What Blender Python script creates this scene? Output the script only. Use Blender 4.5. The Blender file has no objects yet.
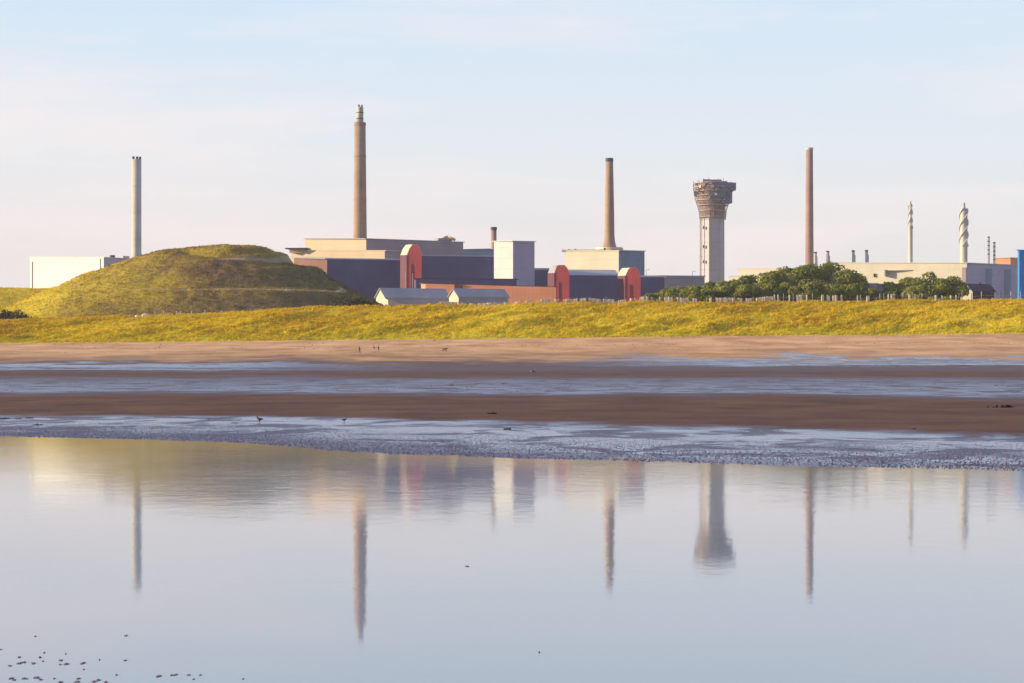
import bpy, bmesh, math, random
import numpy as np
from mathutils import Vector
random.seed(7); rng = np.random.default_rng(11)
R = math.radians; PI = math.pi
sc = bpy.context.scene; COL = sc.collection
F = 2000.0; HZ = 370.0; EYE = 2.0          # focal length in px, horizon row, eye height
def WX(px, D): return (px - 512.0) / F * D
def WZ(py, D): return EYE + (HZ - py) * D / F

# ------------------------------------------------------------------ helpers
def tag(o, label=None, cat=None, group=None, kind=None):
    if label: o['label'] = label
    if cat: o['category'] = cat
    if group: o['group'] = group
    if kind: o['kind'] = kind
    return o
def empty(name, loc, rz=0):
    o = bpy.data.objects.new(name, None); COL.objects.link(o)
    o.location = loc; o.rotation_euler = (0, 0, rz); o.empty_display_size = .5
    return o
def link(name, me, mat, parent=None, smooth=False):
    o = bpy.data.objects.new(name, me); COL.objects.link(o)
    if mat:
        for m in (mat if isinstance(mat, (list, tuple)) else [mat]): me.materials.append(m)
    if smooth: me.polygons.foreach_set('use_smooth', [True] * len(me.polygons))
    if parent: o.parent = parent
    return o
def np_mesh(name, v, f, tint=None):
    v = np.asarray(v, dtype=np.float32); f = np.asarray(f, dtype=np.int32)
    me = bpy.data.meshes.new(name); n, k = f.shape
    me.vertices.add(len(v)); me.vertices.foreach_set('co', v.ravel())
    me.loops.add(n * k); me.loops.foreach_set('vertex_index', f.ravel())
    me.polygons.add(n)
    me.polygons.foreach_set('loop_start', np.arange(0, n * k, k, dtype=np.int32))
    me.polygons.foreach_set('loop_total', np.full(n, k, dtype=np.int32))
    me.update(calc_edges=True)
    if tint is not None:
        a = me.attributes.new('tint', 'FLOAT', 'POINT'); a.data.foreach_set('value', np.asarray(tint, dtype=np.float32))
    return me
class MB:
    def __init__(s): s.v = []; s.f = []
    def add(s, v, f):
        b = len(s.v); s.v += [tuple(p) for p in v]; s.f += [tuple(b + i for i in q) for q in f]; return s
    def prism(s, pts, z0, z1):                    # pts: counter clockwise outline
        n = len(pts)
        v = [(x, y, z0) for x, y in pts] + [(x, y, z1) for x, y in pts]
        f = [tuple(range(n - 1, -1, -1)), tuple(range(n, 2 * n))] + [(i, (i + 1) % n, n + (i + 1) % n, n + i) for i in range(n)]
        return s.add(v, f)
    def box(s, c, d, rz=0):
        ca, sa = math.cos(rz), math.sin(rz); pts = []
        for sx, sy in ((-1, -1), (1, -1), (1, 1), (-1, 1)):
            x, y = sx * d[0] / 2, sy * d[1] / 2
            pts.append((c[0] + x * ca - y * sa, c[1] + x * sa + y * ca))
        return s.prism(pts, c[2] - d[2] / 2, c[2] + d[2] / 2)
    def prismz(s, pts, z0, zt):                    # outline with its own top height at each corner
        n = len(pts)
        v = [(x, y, a) for (x, y), a in zip(pts, z0)] + [(x, y, a) for (x, y), a in zip(pts, zt)]
        f = [tuple(range(n - 1, -1, -1)), tuple(range(n, 2 * n))] + [(i, (i + 1) % n, n + (i + 1) % n, n + i) for i in range(n)]
        return s.add(v, f)
    def hull(s, base, ext):                       # outline (3d) pushed along ext
        n = len(base); e = Vector(ext)
        v = [Vector(p) for p in base] + [Vector(p) + e for p in base]
        f = [tuple(range(n)), tuple(range(2 * n - 1, n - 1, -1))] + [(i, n + i, n + (i + 1) % n, (i + 1) % n) for i in range(n)]
        return s.add(v, f)
    def lathe(s, prof, n=24, c=(0, 0), a0=0):
        v = []; f = []
        for r, z in prof:
            for i in range(n):
                a = a0 + 2 * PI * i / n; v.append((c[0] + r * math.cos(a), c[1] + r * math.sin(a), z))
        for j in range(len(prof) - 1):
            for i in range(n):
                k = (i + 1) % n; f.append((j * n + i, j * n + k, (j + 1) * n + k, (j + 1) * n + i))
        f.append(tuple(range(n - 1, -1, -1))); f.append(tuple((len(prof) - 1) * n + i for i in range(n)))
        return s.add(v, f)
    def tube(s, a, b, r0, r1=None, n=6):
        r1 = r0 if r1 is None else r1; a = Vector(a); b = Vector(b); d = (b - a).normalized()
        u = d.orthogonal().normalized(); w = d.cross(u); v = []
        for p, r in ((a, r0), (b, r1)):
            for i in range(n):
                t = 2 * PI * i / n; v.append(p + u * (r * math.cos(t)) + w * (r * math.sin(t)))
        f = [(i, (i + 1) % n, n + (i + 1) % n, n + i) for i in range(n)] + [tuple(range(n - 1, -1, -1)), tuple(range(n, 2 * n))]
        return s.add(v, f)
    def lump(s, c, r, seed=0, n=7, m=4):
        g = random.Random(seed); ph = [g.uniform(.75, 1.2) for _ in range(n)]; v = []; f = []
        for j in range(m):
            t = PI * (j + .5) / m
            for i in range(n):
                a = 2 * PI * i / n; k = ph[i] * g.uniform(.9, 1.1)
                v.append((c[0] + r[0] * k * math.sin(t) * math.cos(a), c[1] + r[1] * k * math.sin(t) * math.sin(a), c[2] + r[2] * math.cos(t)))
        for j in range(m - 1):
            for i in range(n):
                k = (i + 1) % n; f.append((j * n + i, (j + 1) * n + i, (j + 1) * n + k, j * n + k))
        f.append(tuple(range(n))); f.append(tuple((m - 1) * n + i for i in range(n - 1, -1, -1)))
        return s.add(v, f)
    def build(s, name, mat, parent=None, smooth=False, label=None, bevel=0):
        me = bpy.data.meshes.new(name); me.from_pydata([tuple(p) for p in s.v], [], s.f)
        bm = bmesh.new(); bm.from_mesh(me); bmesh.ops.recalc_face_normals(bm, faces=bm.faces[:]); bm.to_mesh(me); bm.free()
        me.update(); o = link(name, me, mat, parent)
        if smooth:
            me.polygons.foreach_set('use_smooth', [len(p.vertices) < 5 for p in me.polygons])
        if bevel:
            b = o.modifiers.new('bevel', 'BEVEL'); b.width = bevel; b.segments = 2; b.limit_method = 'ANGLE'
        if label: o['label'] = label
        return o

# ------------------------------------------------------------------ materials
class NT:
    def __init__(s, name):
        s.m = bpy.data.materials.new(name); s.m.use_nodes = True; s.t = s.m.node_tree; s.t.nodes.clear()
        s.out = s.t.nodes.new('ShaderNodeOutputMaterial')
    def n(s, typ, **k):
        nd = s.t.nodes.new(typ)
        for a, b in k.items():
            if a in ('op',): nd.operation = b
            else: setattr(nd, a, b)
        return nd
    def l(s, a, b): s.t.links.new(a, b)
    def coord(s, scale=(1, 1, 1), world=True, rot=(0, 0, 0)):
        g = s.n('ShaderNodeNewGeometry').outputs['Position'] if world else s.n('ShaderNodeTexCoord').outputs['Object']
        mp = s.n('ShaderNodeMapping'); s.l(g, mp.inputs[0]); mp.inputs['Scale'].default_value = scale; mp.inputs['Rotation'].default_value = rot
        return mp.outputs[0]
    def noise(s, vec, scale, detail=4, rough=.55, dist=0):
        nd = s.n('ShaderNodeTexNoise'); s.l(vec, nd.inputs['Vector'])
        nd.inputs['Scale'].default_value = scale; nd.inputs['Detail'].default_value = detail; nd.inputs['Roughness'].default_value = rough
        nd.inputs['Distortion'].default_value = dist
        return nd.outputs['Fac']
    def ramp(s, fac, stops, interp='LINEAR'):
        nd = s.n('ShaderNodeValToRGB'); s.l(fac, nd.inputs[0]); cr = nd.color_ramp; cr.interpolation = interp
        while len(cr.elements) < len(stops): cr.elements.new(.5)
        for e, (p, c) in zip(cr.elements, stops):
            e.position = p; e.color = (c, c, c, 1) if isinstance(c, (int, float)) else (*c, 1)
        return nd.outputs[0]
    def mix(s, fac, a, b, mode='MIX'):
        nd = s.n('ShaderNodeMix', data_type='RGBA', blend_type=mode)
        for i, x in ((0, fac), (6, a), (7, b)):
            if hasattr(x, 'links'): s.l(x, nd.inputs[i])
            elif i == 0: nd.inputs[0].default_value = x
            else: nd.inputs[i].default_value = (*x, 1)
        return nd.outputs[2]
    def math(s, op, a, b=None, c=None, clamp=False):
        nd = s.n('ShaderNodeMath', op=op, use_clamp=clamp)
        for i, x in enumerate((a, b, c)):
            if x is None: continue
            if hasattr(x, 'links'): s.l(x, nd.inputs[i])
            else: nd.inputs[i].default_value = x
        return nd.outputs[0]
    def bump(s, h, strength, dist, prev=None):
        nd = s.n('ShaderNodeBump'); s.l(h, nd.inputs['Height'])
        if hasattr(strength, 'links'): s.l(strength, nd.inputs['Strength'])
        else: nd.inputs['Strength'].default_value = strength
        nd.inputs['Distance'].default_value = dist
        if prev: s.l(prev, nd.inputs['Normal'])
        return nd.outputs[0]
    def bsdf(s, col, rough=.8, normal=None, metallic=0, spec=.5, ior=None):
        b = s.n('ShaderNodeBsdfPrincipled')
        for k, x in (('Base Color', col), ('Roughness', rough), ('Metallic', metallic), ('Specular IOR Level', spec)):
            if hasattr(x, 'links'): s.l(x, b.inputs[k])
            else: b.inputs[k].default_value = (*x, 1) if isinstance(x, tuple) else x
        if ior: b.inputs['IOR'].default_value = ior
        if normal: s.l(normal, b.inputs['Normal'])
        s.l(b.outputs[0], s.out.inputs[0]); return b

def wall_mat(name, col, rough=.7, var=.14, panel=0, streak=.25, scale=.08, metallic=0):
    """painted cladding / concrete: weathering blotches, run-off streaks, panel joints"""
    s = NT(name); p = s.coord(); c = (*col,)
    dark = tuple(x * (1 - 2 * var) for x in c); lite = tuple(min(1, x * (1 + var)) for x in c)
    k = s.ramp(s.noise(p, scale, 5), [(.3, dark), (.7, lite)])
    st = s.noise(s.coord((.9, .9, .04)), 1.0, 4, .6)
    k = s.mix(s.math('MULTIPLY', s.ramp(st, [(.48, 0), (.75, 1)]), streak), k, tuple(x * .55 for x in c))
    nrm = None
    if panel:
        q = s.coord((1, 1, 1), world=False)
        w = s.n('ShaderNodeTexWave', wave_type='BANDS', bands_direction='Z', wave_profile='SAW'); s.l(q, w.inputs[0]); w.inputs['Scale'].default_value = .314 / panel
        j = s.ramp(w.outputs[1], [(0, 1), (.07, 0)])
        k = s.mix(s.math('MULTIPLY', j, .4), k, tuple(x * .5 for x in c))
        w2 = s.n('ShaderNodeTexWave', wave_type='BANDS', bands_direction='DIAGONAL', wave_profile='SIN'); s.l(s.coord((1, 1, 0), world=False), w2.inputs[0]); w2.inputs['Scale'].default_value = .35
        nrm = s.bump(w2.outputs[1], .07, .2)
    s.bsdf(k, rough, nrm, metallic, .3); return s.m
M = {}
M['white']   = wall_mat('white_cladding', (.84, .81, .72), .6, .05, 6, .12)
M['cream']   = wall_mat('cream_cladding', (.80, .70, .50), .7, .05, 5, .08)
M['tan']     = wall_mat('tan_cladding', (.80, .60, .38), .7, .05, 4, .08)
M['navy']    = wall_mat('dark_blue_cladding', (.125, .10, .215), .55, .12, 5, .2)
M['sunlit_dark']    = wall_mat('sunlit_dark_cladding', (.36, .17, .12), .7, .1, 5, .2)  # the dark hall cladding with sunlight painted into its left face
M['lilac']   = wall_mat('shaded_pale_cladding', (.56, .50, .60), .65, .05, 7, .12)  # shade on the right faces of pale buildings mixed into the colour
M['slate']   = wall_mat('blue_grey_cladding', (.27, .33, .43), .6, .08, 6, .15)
M['grey']    = wall_mat('grey_roofing', (.50, .48, .49), .7, .1, 0, .3)
M['pale_roof'] = wall_mat('pale_blue_roofing', (.50, .52, .60), .6, .08, 0, .2)
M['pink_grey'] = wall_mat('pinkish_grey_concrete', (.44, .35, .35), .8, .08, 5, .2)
M['red']     = wall_mat('red_cladding', (.60, .085, .085), .55, .1, 5, .15)
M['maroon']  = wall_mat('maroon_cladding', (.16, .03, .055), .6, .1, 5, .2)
M['orange']  = wall_mat('orange_cladding', (1.0, .38, .19), .6, .08, 4, .15)
M['blue']    = wall_mat('bright_blue_cladding', (.01, .30, .68), .5, .05, 6, .06)
M['dull_roof'] = wall_mat('dull_grey_roofing', (.15, .145, .18), .7, .12, 0, .3)
M['brick']   = wall_mat('brown_chimney_concrete', (.43, .275, .185), .85, .10, 9, .3)
M['brick2']  = wall_mat('reddish_chimney_concrete', (.40, .235, .19), .85, .10, 9, .3)
M['conc']    = wall_mat('pale_concrete', (.54, .50, .48), .85, .06, 11, .25)
M['conc2']   = wall_mat('cream_chimney_concrete', (.60, .53, .43), .85, .06, 11, .2)
M['steel']   = wall_mat('pale_steel', (.56, .50, .42), .5, .06, 5, .15)
M['rust']    = wall_mat('rusty_scaffold', (.36, .24, .21), .8, .25, 0, .4, .6)
M['sheet']   = wall_mat('blue_grey_sheeting', (.22, .21, .30), .7, .2, 0, .3, .5)
M['dark']    = wall_mat('dark_metal', (.06, .055, .06), .6, .15, 0, .3)
M['tile']    = wall_mat('purple_brown_roof', (.13, .08, .10), .7, .15, 0, .3, .4)
M['glass']   = wall_mat('dark_window_glass', (.03, .035, .05), .15, .1, 0, .0)
M['board']   = wall_mat('weathered_pale_board', (.86, .74, .60), .85, .18, 0, .4, 1.2)

def grass_mat(name, stops, trans, big=.03, fine=.5, tint=True, zone=False):
    s = NT(name); p = s.coord((1, .6, 1))
    a = s.noise(p, big, 5, .6); b = s.noise(p, fine, 3, .6)
    k = s.math('ADD', s.math('MULTIPLY', a, .62), s.math('MULTIPLY', b, .38))
    if tint:
        at = s.n('ShaderNodeAttribute', attribute_name='tint')
        k = s.math('ADD', k, s.math('MULTIPLY', s.math('SUBTRACT', at.outputs['Fac'], .5), .22))
    c = s.ramp(k, stops)
    if zone: c = hill_zone(s, c)
    else:
        g = s.n('ShaderNodeNewGeometry').outputs['Position']; sp = s.n('ShaderNodeSeparateXYZ'); s.l(g, sp.inputs[0])
        yy = s.math('ADD', sp.outputs[1], s.math('MULTIPLY', s.math('SUBTRACT', s.noise(s.coord((1, .6, 1)), .06, 4, .6), .5), 30))
        c = s.mix(s.ramp(s.math('MULTIPLY', yy, .001), [(.583, .6), (.598, 0)]), c, (.66, .58, .03))
        c = s.mix(s.ramp(s.math('MULTIPLY', yy, .001), [(.612, 0), (.635, .4)]), c, (.58, .36, .02))
    b1 = s.n('ShaderNodeBsdfDiffuse'); s.l(c, b1.inputs[0]); nrm = s.bump(s.noise(p, 1.6, 4, .7), .8, .5)
    if not tint: s.l(nrm, b1.inputs['Normal'])
    b2 = s.n('ShaderNodeBsdfTranslucent'); s.l(c, b2.inputs[0])
    mx = s.n('ShaderNodeMixShader'); mx.inputs[0].default_value = trans; s.l(b1.outputs[0], mx.inputs[1]); s.l(b2.outputs[0], mx.inputs[2])
    s.l(mx.outputs[0], s.out.inputs[0]); return s.m
GOLD = [(.30, (.36, .19, .014)), (.42, (.58, .37, .014)), (.50, (.72, .50, .018)), (.60, (.82, .62, .03)), (.74, (.88, .70, .14))]
M['gold_ground'] = grass_mat('golden_grass_ground', GOLD, 0, .03, .4, False)
M['gold_grass'] = grass_mat('golden_dune_grass', GOLD, .35)
HILL = [(.32, (.17, .10, .04)), (.42, (.31, .20, .045)), (.50, (.45, .31, .04)), (.58, (.58, .42, .04)), (.70, (.70, .53, .07))]
def hill_zone(s, c):
    """brown bracken and bramble in a belt round the foot and on the middle slope; right flank has painted shade"""
    g = s.n('ShaderNodeNewGeometry').outputs['Position']; sp = s.n('ShaderNodeSeparateXYZ'); s.l(g, sp.inputs[0])
    z = s.math('ADD', sp.outputs[2], s.math('MULTIPLY', s.math('SUBTRACT', s.noise(s.coord(), .035, 4, .6), .5), 16))
    m = s.ramp(s.math('MULTIPLY', z, .01), [(.0, .0), (.17, .3), (.205, .9), (.27, .7), (.305, .1), (.34, .25), (.38, .75), (.42, .5), (.45, 0)])
    mx = s.ramp(s.math('MULTIPLY_ADD', sp.outputs[0], .004, 1.0), [(.38, 0), (.52, 1)])
    c = s.mix(s.math('MULTIPLY', s.math('MULTIPLY', m, mx), .8), c, (.17, .10, .07))
    c = s.mix(s.ramp(s.math('MULTIPLY_ADD', sp.outputs[0], .004, 1.0), [(.54, 0), (.68, .6)]), c, (.15, .12, .06))  # shade of the right flank painted into the colour
    return s.mix(s.ramp(s.math('MULTIPLY_ADD', sp.outputs[0], .004, 1.0), [(.30, .75), (.37, 0)]), c, (.80, .60, .035))
def hill_ground():
    s = NT('hill_soil_and_turf'); p = s.coord((1, .6, 1))
    k = s.math('ADD', s.math('MULTIPLY', s.noise(p, .022, 5, .6), .62), s.math('MULTIPLY', s.noise(p, .25, 4, .6), .38))
    c = hill_zone(s, s.ramp(k, HILL))
    at = s.n('ShaderNodeAttribute', attribute_name='tint')      # worn track along the terraces
    c = s.mix(at.outputs['Fac'], c, (.62, .50, .36))
    s.bsdf(c, .95, s.bump(s.noise(p, .9, 5, .7), .9, .8), 0, .1); return s.m
M['hill_ground'] = hill_ground()
M['hill_grass'] = grass_mat('rough_hill_grass', HILL, .2, .022, .25, zone=True)
def plain_ground():
    s = NT('plateau_ground'); p = s.coord()
    s.bsdf(s.ramp(s.noise(p, .03, 5), [(.3, (.09, .08, .04)), (.7, (.20, .17, .07))]), .95, None, 0, .1); return s.m
M['plateau'] = plain_ground()
def leaf_mat(name, stops):
    s = NT(name); p = s.coord(); at = s.n('ShaderNodeAttribute', attribute_name='tint')
    k = s.math('ADD', s.math('MULTIPLY', s.noise(p, .25, 3), .5), s.math('MULTIPLY', at.outputs['Fac'], .5)); c = s.ramp(k, stops)
    b1 = s.n('ShaderNodeBsdfDiffuse'); s.l(c, b1.inputs[0]); b2 = s.n('ShaderNodeBsdfTranslucent'); s.l(c, b2.inputs[0])
    mx = s.n('ShaderNodeMixShader'); mx.inputs[0].default_value = .25; s.l(b1.outputs[0], mx.inputs[1]); s.l(b2.outputs[0], mx.inputs[2])
    s.l(mx.outputs[0], s.out.inputs[0]); return s.m
M['leaf'] = leaf_mat('tree_leaves', [(.2, (.09, .10, .022)), (.45, (.20, .22, .04)), (.75, (.42, .38, .07))])
M['scrub'] = leaf_mat('scrub_leaves', [(.2, (.05, .045, .025)), (.5, (.10, .085, .035)), (.8, (.17, .13, .05))])
M['bark'] = wall_mat('bark', (.10, .075, .055), .9, .2, 0, .3, .8)

def beach_mat():
    s = NT('tidal_sand')
    g = s.n('ShaderNodeNewGeometry').outputs['Position']; sep = s.n('ShaderNodeSeparateXYZ'); s.l(g, sep.inputs[0])
    X, Y, Z = sep.outputs
    p = s.coord(); ps = s.coord((.7, .5, 1)); pss = s.coord((.6, .4, 1))
    # band coordinate: distance up the beach, wandering along the shore
    wob = s.math('MULTIPLY', s.math('SUBTRACT', s.noise(s.coord((1, .6, .5)), .05, 6, .65), .5), .42)
    at = s.n('ShaderNodeAttribute', attribute_name='tint').outputs['Fac']   # 0 at the pool edge, 1 at the top of the beach (log distance)
    t = s.math('ADD', at, s.math('MULTIPLY', wob, .35))
    def L(y): return (math.log(y) - math.log(30)) / (math.log(620) - math.log(30))
    dry = s.ramp(s.noise(ps, .12, 5, .6), [(.34, (.56, .28, .12)), (.66, (.92, .53, .25))])
    damp = s.ramp(s.noise(pss, .35, 5, .65), [(.32, (.10, .045, .03)), (.68, (.20, .098, .055))])
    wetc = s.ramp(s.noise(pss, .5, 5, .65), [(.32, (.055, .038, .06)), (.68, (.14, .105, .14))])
    # wet: 1 where a film of water lies on the sand
    wet = s.ramp(t, [(L(30), 1), (L(68), 1), (L(72), .9), (L(77), .0), (L(120), .0), (L(132), .8), (L(215), .6), (L(245), .10), (L(275), .12), (L(330), .45), (L(400), .4), (L(455), .1), (L(520), 0)])
    fl = s.math('MULTIPLY', s.ramp(s.math('MULTIPLY_ADD', X, -.01, 0), [(.15, 0), (.55, 1)]), s.ramp(t, [(0, 0), (L(300), 0), (L(325), 1), (L(345), .25), (L(360), .9), (L(400), .9), (L(425), 0)]))
    fr = s.math('MULTIPLY', s.ramp(s.math('MULTIPLY_ADD', X, .01, 0), [(.02, 0), (.45, 1)]), s.ramp(t, [(0, 0), (L(375), 0), (L(400), 1), (L(440), .5), (L(455), 1), (L(478), 0)]))
    upf = s.math('MAXIMUM', fl, fr)
    wet = s.math('MAXIMUM', wet, upf)
    drym = s.ramp(t, [(0, 0), (L(420), 0), (L(480), .75), (L(540), 1)])
    col = s.mix(wet, damp, wetc); col = s.mix(drym, col, dry)
    # streaks of standing film, broken along the shore
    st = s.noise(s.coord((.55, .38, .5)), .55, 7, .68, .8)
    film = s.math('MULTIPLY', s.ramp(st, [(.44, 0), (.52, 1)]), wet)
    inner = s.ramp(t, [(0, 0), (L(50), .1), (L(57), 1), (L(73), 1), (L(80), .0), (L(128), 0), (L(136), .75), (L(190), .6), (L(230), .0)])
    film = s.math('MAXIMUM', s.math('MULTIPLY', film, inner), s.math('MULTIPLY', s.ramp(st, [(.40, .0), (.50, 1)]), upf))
    rough = s.math('SUBTRACT', s.math('SUBTRACT', .85, s.math('MULTIPLY', wet, .35)), s.math('MULTIPLY', film, .30))
    grain = s.noise(s.coord((1, .7, 1)), 9, 4, .7)
    rip = s.noise(s.coord((1.2, .8, 1)), 1.2, 7, .72, .5)
    lump = s.noise(s.coord((1, 1, 1)), .6, 5, .7)
    n1 = s.bump(rip, .75, .10)
    n2 = s.bump(grain, .5, .012, n1)
    n3 = s.bump(lump, s.math('MULTIPLY', drym, .9), .25, n2)
    s.bsdf(s.mix(film, col, (.22, .26, .34)), rough, n3, 0, s.math('ADD', s.math('ADD', .12, s.math('MULTIPLY', wet, .33)), s.math('MULTIPLY', film, .55)))  # part of the film's sky reflection is put into its pale blue base colour
    return s.m
M['beach'] = beach_mat()
def cast_mat():
    s = NT('wet_worm_cast_sand'); at = s.n('ShaderNodeAttribute', attribute_name='tint').outputs['Fac']
    s.bsdf(s.ramp(at, [(0, (.03, .02, .035)), (.6, (.12, .085, .125)), (1, (.55, .46, .52))]), .35, None, 0, .6); return s.m
M['cast'] = cast_mat()
def water_mat():
    s = NT('shallow_pool_water')
    a = s.noise(s.coord((1.0, .7, 1)), 2.2, 4, .6, .3)
    b = s.noise(s.coord((1.6, .8, 1)), 9.0, 4, .65)
    g = s.n('ShaderNodeNewGeometry').outputs['Position']; sp = s.n('ShaderNodeSeparateXYZ'); s.l(g, sp.inputs[0])
    far = s.ramp(s.math('MULTIPLY', sp.outputs[1], .01), [(.12, .2), (.23, .35), (.34, 1.0)])      # breeze ruffles the far side
    patch = s.math('MULTIPLY', s.ramp(s.noise(s.coord((.3, .18, 1)), .8, 4), [(.38, .5), (.62, 1.0)]), far)
    n1 = s.bump(a, s.math('MULTIPLY', patch, .17), .02); n2 = s.bump(b, s.math('MULTIPLY', patch, .23), .005, n1)
    s.bsdf((.33, .375, .41), .03, n2, 0, .5, 1.33); return s.m
M['water'] = water_mat()
M['weed'] = wall_mat('dark_seaweed', (.035, .022, .018), .6, .3, 0, 0, 3)
M['stone'] = wall_mat('wet_dark_stone', (.20, .165, .15), .5, .3, 0, 0, 5)
def flat(name, c, r=.8):
    s = NT(name); s.bsdf(s.ramp(s.noise(s.coord(world=False), 9, 3), [(.3, tuple(x * .8 for x in c)), (.7, tuple(min(1, x * 1.1) for x in c))]), r); return s.m
M['skin'] = flat('skin', (.45, .27, .2)); M['coat'] = flat('dark_coat', (.035, .025, .02)); M['jean'] = flat('dark_trousers', (.05, .035, .035))
M['pale_cloth'] = flat('pale_trousers', (.60, .52, .50)); M['hair'] = flat('hair', (.05, .03, .02)); M['fur'] = flat('brown_fur', (.085, .045, .02))
M['feather'] = flat('dark_feathers', (.03, .035, .045)); M['bill'] = flat('bill', (.35, .12, .03)); M['shoe'] = flat('shoe', (.05, .04, .04))

# ------------------------------------------------------------------ terrain heights
def I(x, tab):
    t = np.asarray(tab, float); return np.interp(x, t[:, 0], t[:, 1])
EDGE = [(-60, 96), (-30, 70), (-15.5, 60.6), (-10.5, 58), (-7, 54.8), (-4, 49.2), (-.5, 46.2), (4.1, 43.2), (7, 41.7), (10.2, 40), (20, 36.5), (60, 30)]
YB = [(-400, 349), (0, 343.3), (256, 340.5), (512, 338.3), (768, 335.5), (1024, 333.2), (1500, 329)]
YC = [(-400, 328), (-100, 320.5), (0, 319), (100, 316), (200, 312.3), (280, 307), (400, 304.6), (570, 301.2), (700, 300.6), (830, 300.4), (1024, 298.0), (1500, 294)]
def hash_noise(x, y, s, seed=0):
    """smooth value noise on numpy arrays"""
    x = np.asarray(x, float) / s + seed * 17.3; y = np.asarray(y, float) / s + seed * 9.7
    xi = np.floor(x); yi = np.floor(y); fx = x - xi; fy = y - yi; fx = fx * fx * (3 - 2 * fx); fy = fy * fy * (3 - 2 * fy)
    def h(a, b):
        v = np.sin(a * 127.1 + b * 311.7 + seed * 74.7) * 43758.5453; return v - np.floor(v)
    return (h(xi, yi) * (1 - fx) + h(xi + 1, yi) * fx) * (1 - fy) + (h(xi, yi + 1) * (1 - fx) + h(xi + 1, yi + 1) * fx) * fy - .5
def beach_z(X, Y):
    X = np.asarray(X, float); Y = np.asarray(Y, float); px = 512 + F * X / np.maximum(Y, 20)
    e = I(X, EDGE); s = Y - e
    lowz = np.where(s < 0, np.maximum(s * .009, -.28), I(s, [(0, 0), (12, .045), (25, .10), (45, .22), (75, .42), (500, 3.2)]))
    up = I(Y, [(0, 0), (120, .40), (200, 1.0), (260, 1.5), (330, 2.1), (400, 3.0), (450, 4.2), (500, 5.6), (540, 7.3)])
    w = np.clip((Y - 85) / 45, 0, 1); w = w * w * (3 - 2 * w)
    z = lowz * (1 - w) + up * w
    zb = EYE + (HZ - I(np.clip(px, -400, 1500), YB)) * 585 / F
    v = np.clip((Y - 450) / 135, 0, 1.35); top = 4.2 + (zb - 4.2) * (v * .72 + v * v * .28)
    z = np.where(Y > 450, top, z)
    far = np.clip((Y - 60) / 200, 0, 1)
    z = z + hash_noise(X * .35, Y, 14, 1) * .16 * far + hash_noise(X * .5, Y, 5, 2) * .05 * far + hash_noise(X * .45, Y, 1.3, 3) * .012 * (Y > 30)
    return z
def dune_z(X, Y):
    X = np.asarray(X, float); Y = np.asarray(Y, float)
    wob = hash_noise(X, X * 0, 30, 4) * 5 + hash_noise(X, X * 0, 9, 5) * 2.5
    px = np.clip(512 + F * X / Y, -400, 1500)
    zb = EYE + (HZ - I(px, YB)) * 585 / F; zc = EYE + (HZ - I(px, YC)) * 640 / F - .5
    v = (Y - 585 - wob * .25) / 55.0
    prof = np.interp(v, [-.2, 0, .08, .45, .8, 1.0, 1.15, 1.5], [-.12, 0, .12, .52, .84, 1.0, .98, .62])
    z = zb + (zc - zb) * prof
    act = np.clip(v * 6, 0, 1) * np.clip((1.25 - v) * 4, 0, 1)
    z += act * (hash_noise(X - Y * .9, Y * .5, 8, 6) * 2.3 + hash_noise(X - Y * .7, Y * .6, 3.5, 7) * 1.0 + hash_noise(X, Y, 1.5, 8) * .3) * np.clip(1.15 - v * .75, .25, 1)
    return z
YH = 780.0; XH = WX(228, YH)
SIL = [(-60, 330), (0, 312), (30, 300), (52, 291), (64, 287), (76, 281), (86, 275.5), (101, 271.5), (112, 267), (129, 261), (154, 253), (185, 248.2), (210, 245.6), (228, 245), (248, 246.3), (267, 248.8), (276, 252.6), (286, 254), (290, 258), (295, 266), (300, 267.3), (320, 268), (330, 277), (345, 286), (354, 291), (364, 296), (378, 303), (400, 314), (430, 330)]
FRONT = [(0, 50.7), (11, 50.0), (16, 48.3), (19.5, 44.6), (27, 43.9), (30, 42.0), (48, 32.5), (60, 27), (84, 18), (112, 15)]
def shelf_d(X, Y):
    return (np.abs((X + 111) / np.where(X > -111, 50.0, 56.0)) ** 3 + np.abs((Y - 756) / 34.0) ** 3) ** (1 / 3.)
def hill_rc(X, Y):
    dX = X - XH; dY = Y - YH; r = np.sqrt(dX ** 2 + dY ** 2) + 1e-6; return r, dX / r
def hill_z(X, Y):
    X = np.asarray(X, float); Y = np.asarray(Y, float)
    T = [((a - 228) * YH / F, EYE + (HZ - b) * YH / F) for a, b in SIL]
    r, c = hill_rc(X, Y); nz_ = hash_noise(X, Y, 22, 9) * 3 * np.clip(r / 25, 0, 1) * (1 - .95 * np.clip(c * 1.4, 0, 1))
    wl = np.clip(-c, 0, 1) ** 2; wr = np.clip(c, 0, 1) ** 1.3; wf = np.clip(1 - wl - wr, 0, 1); r2 = r + nz_
    z = (I(-r2, T) * wl + I(r2, T) * wr + I(r2, FRONT) * wf) / (wl + wr + wf)
    base = I(512 + F * X / Y, [(-200, 15), (300, 17), (600, 18)])
    d = shelf_d(X, Y) + hash_noise(X, Y, 18, 14) * .05
    shelf = I(d, [(0, 33), (.8, 31.8), (.96, 31.0), (1.0, 30.4), (1.45, 19.5), (1.8, 15)])
    ridge = base + (34.4 - base) * np.exp(-((Y - 800) / 66) ** 2) * np.clip((-105 - X) / 50, 0, 1) + hash_noise(X, Y, 40, 12) * 1.0
    z = np.maximum(np.maximum(z, ridge), shelf)
    return z + (hash_noise(X, Y, 11, 10) * .8 + hash_noise(X + Y * .4, Y, 4, 11) * .5 + hash_noise(X, Y, 1.8, 13) * .3)
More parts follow.
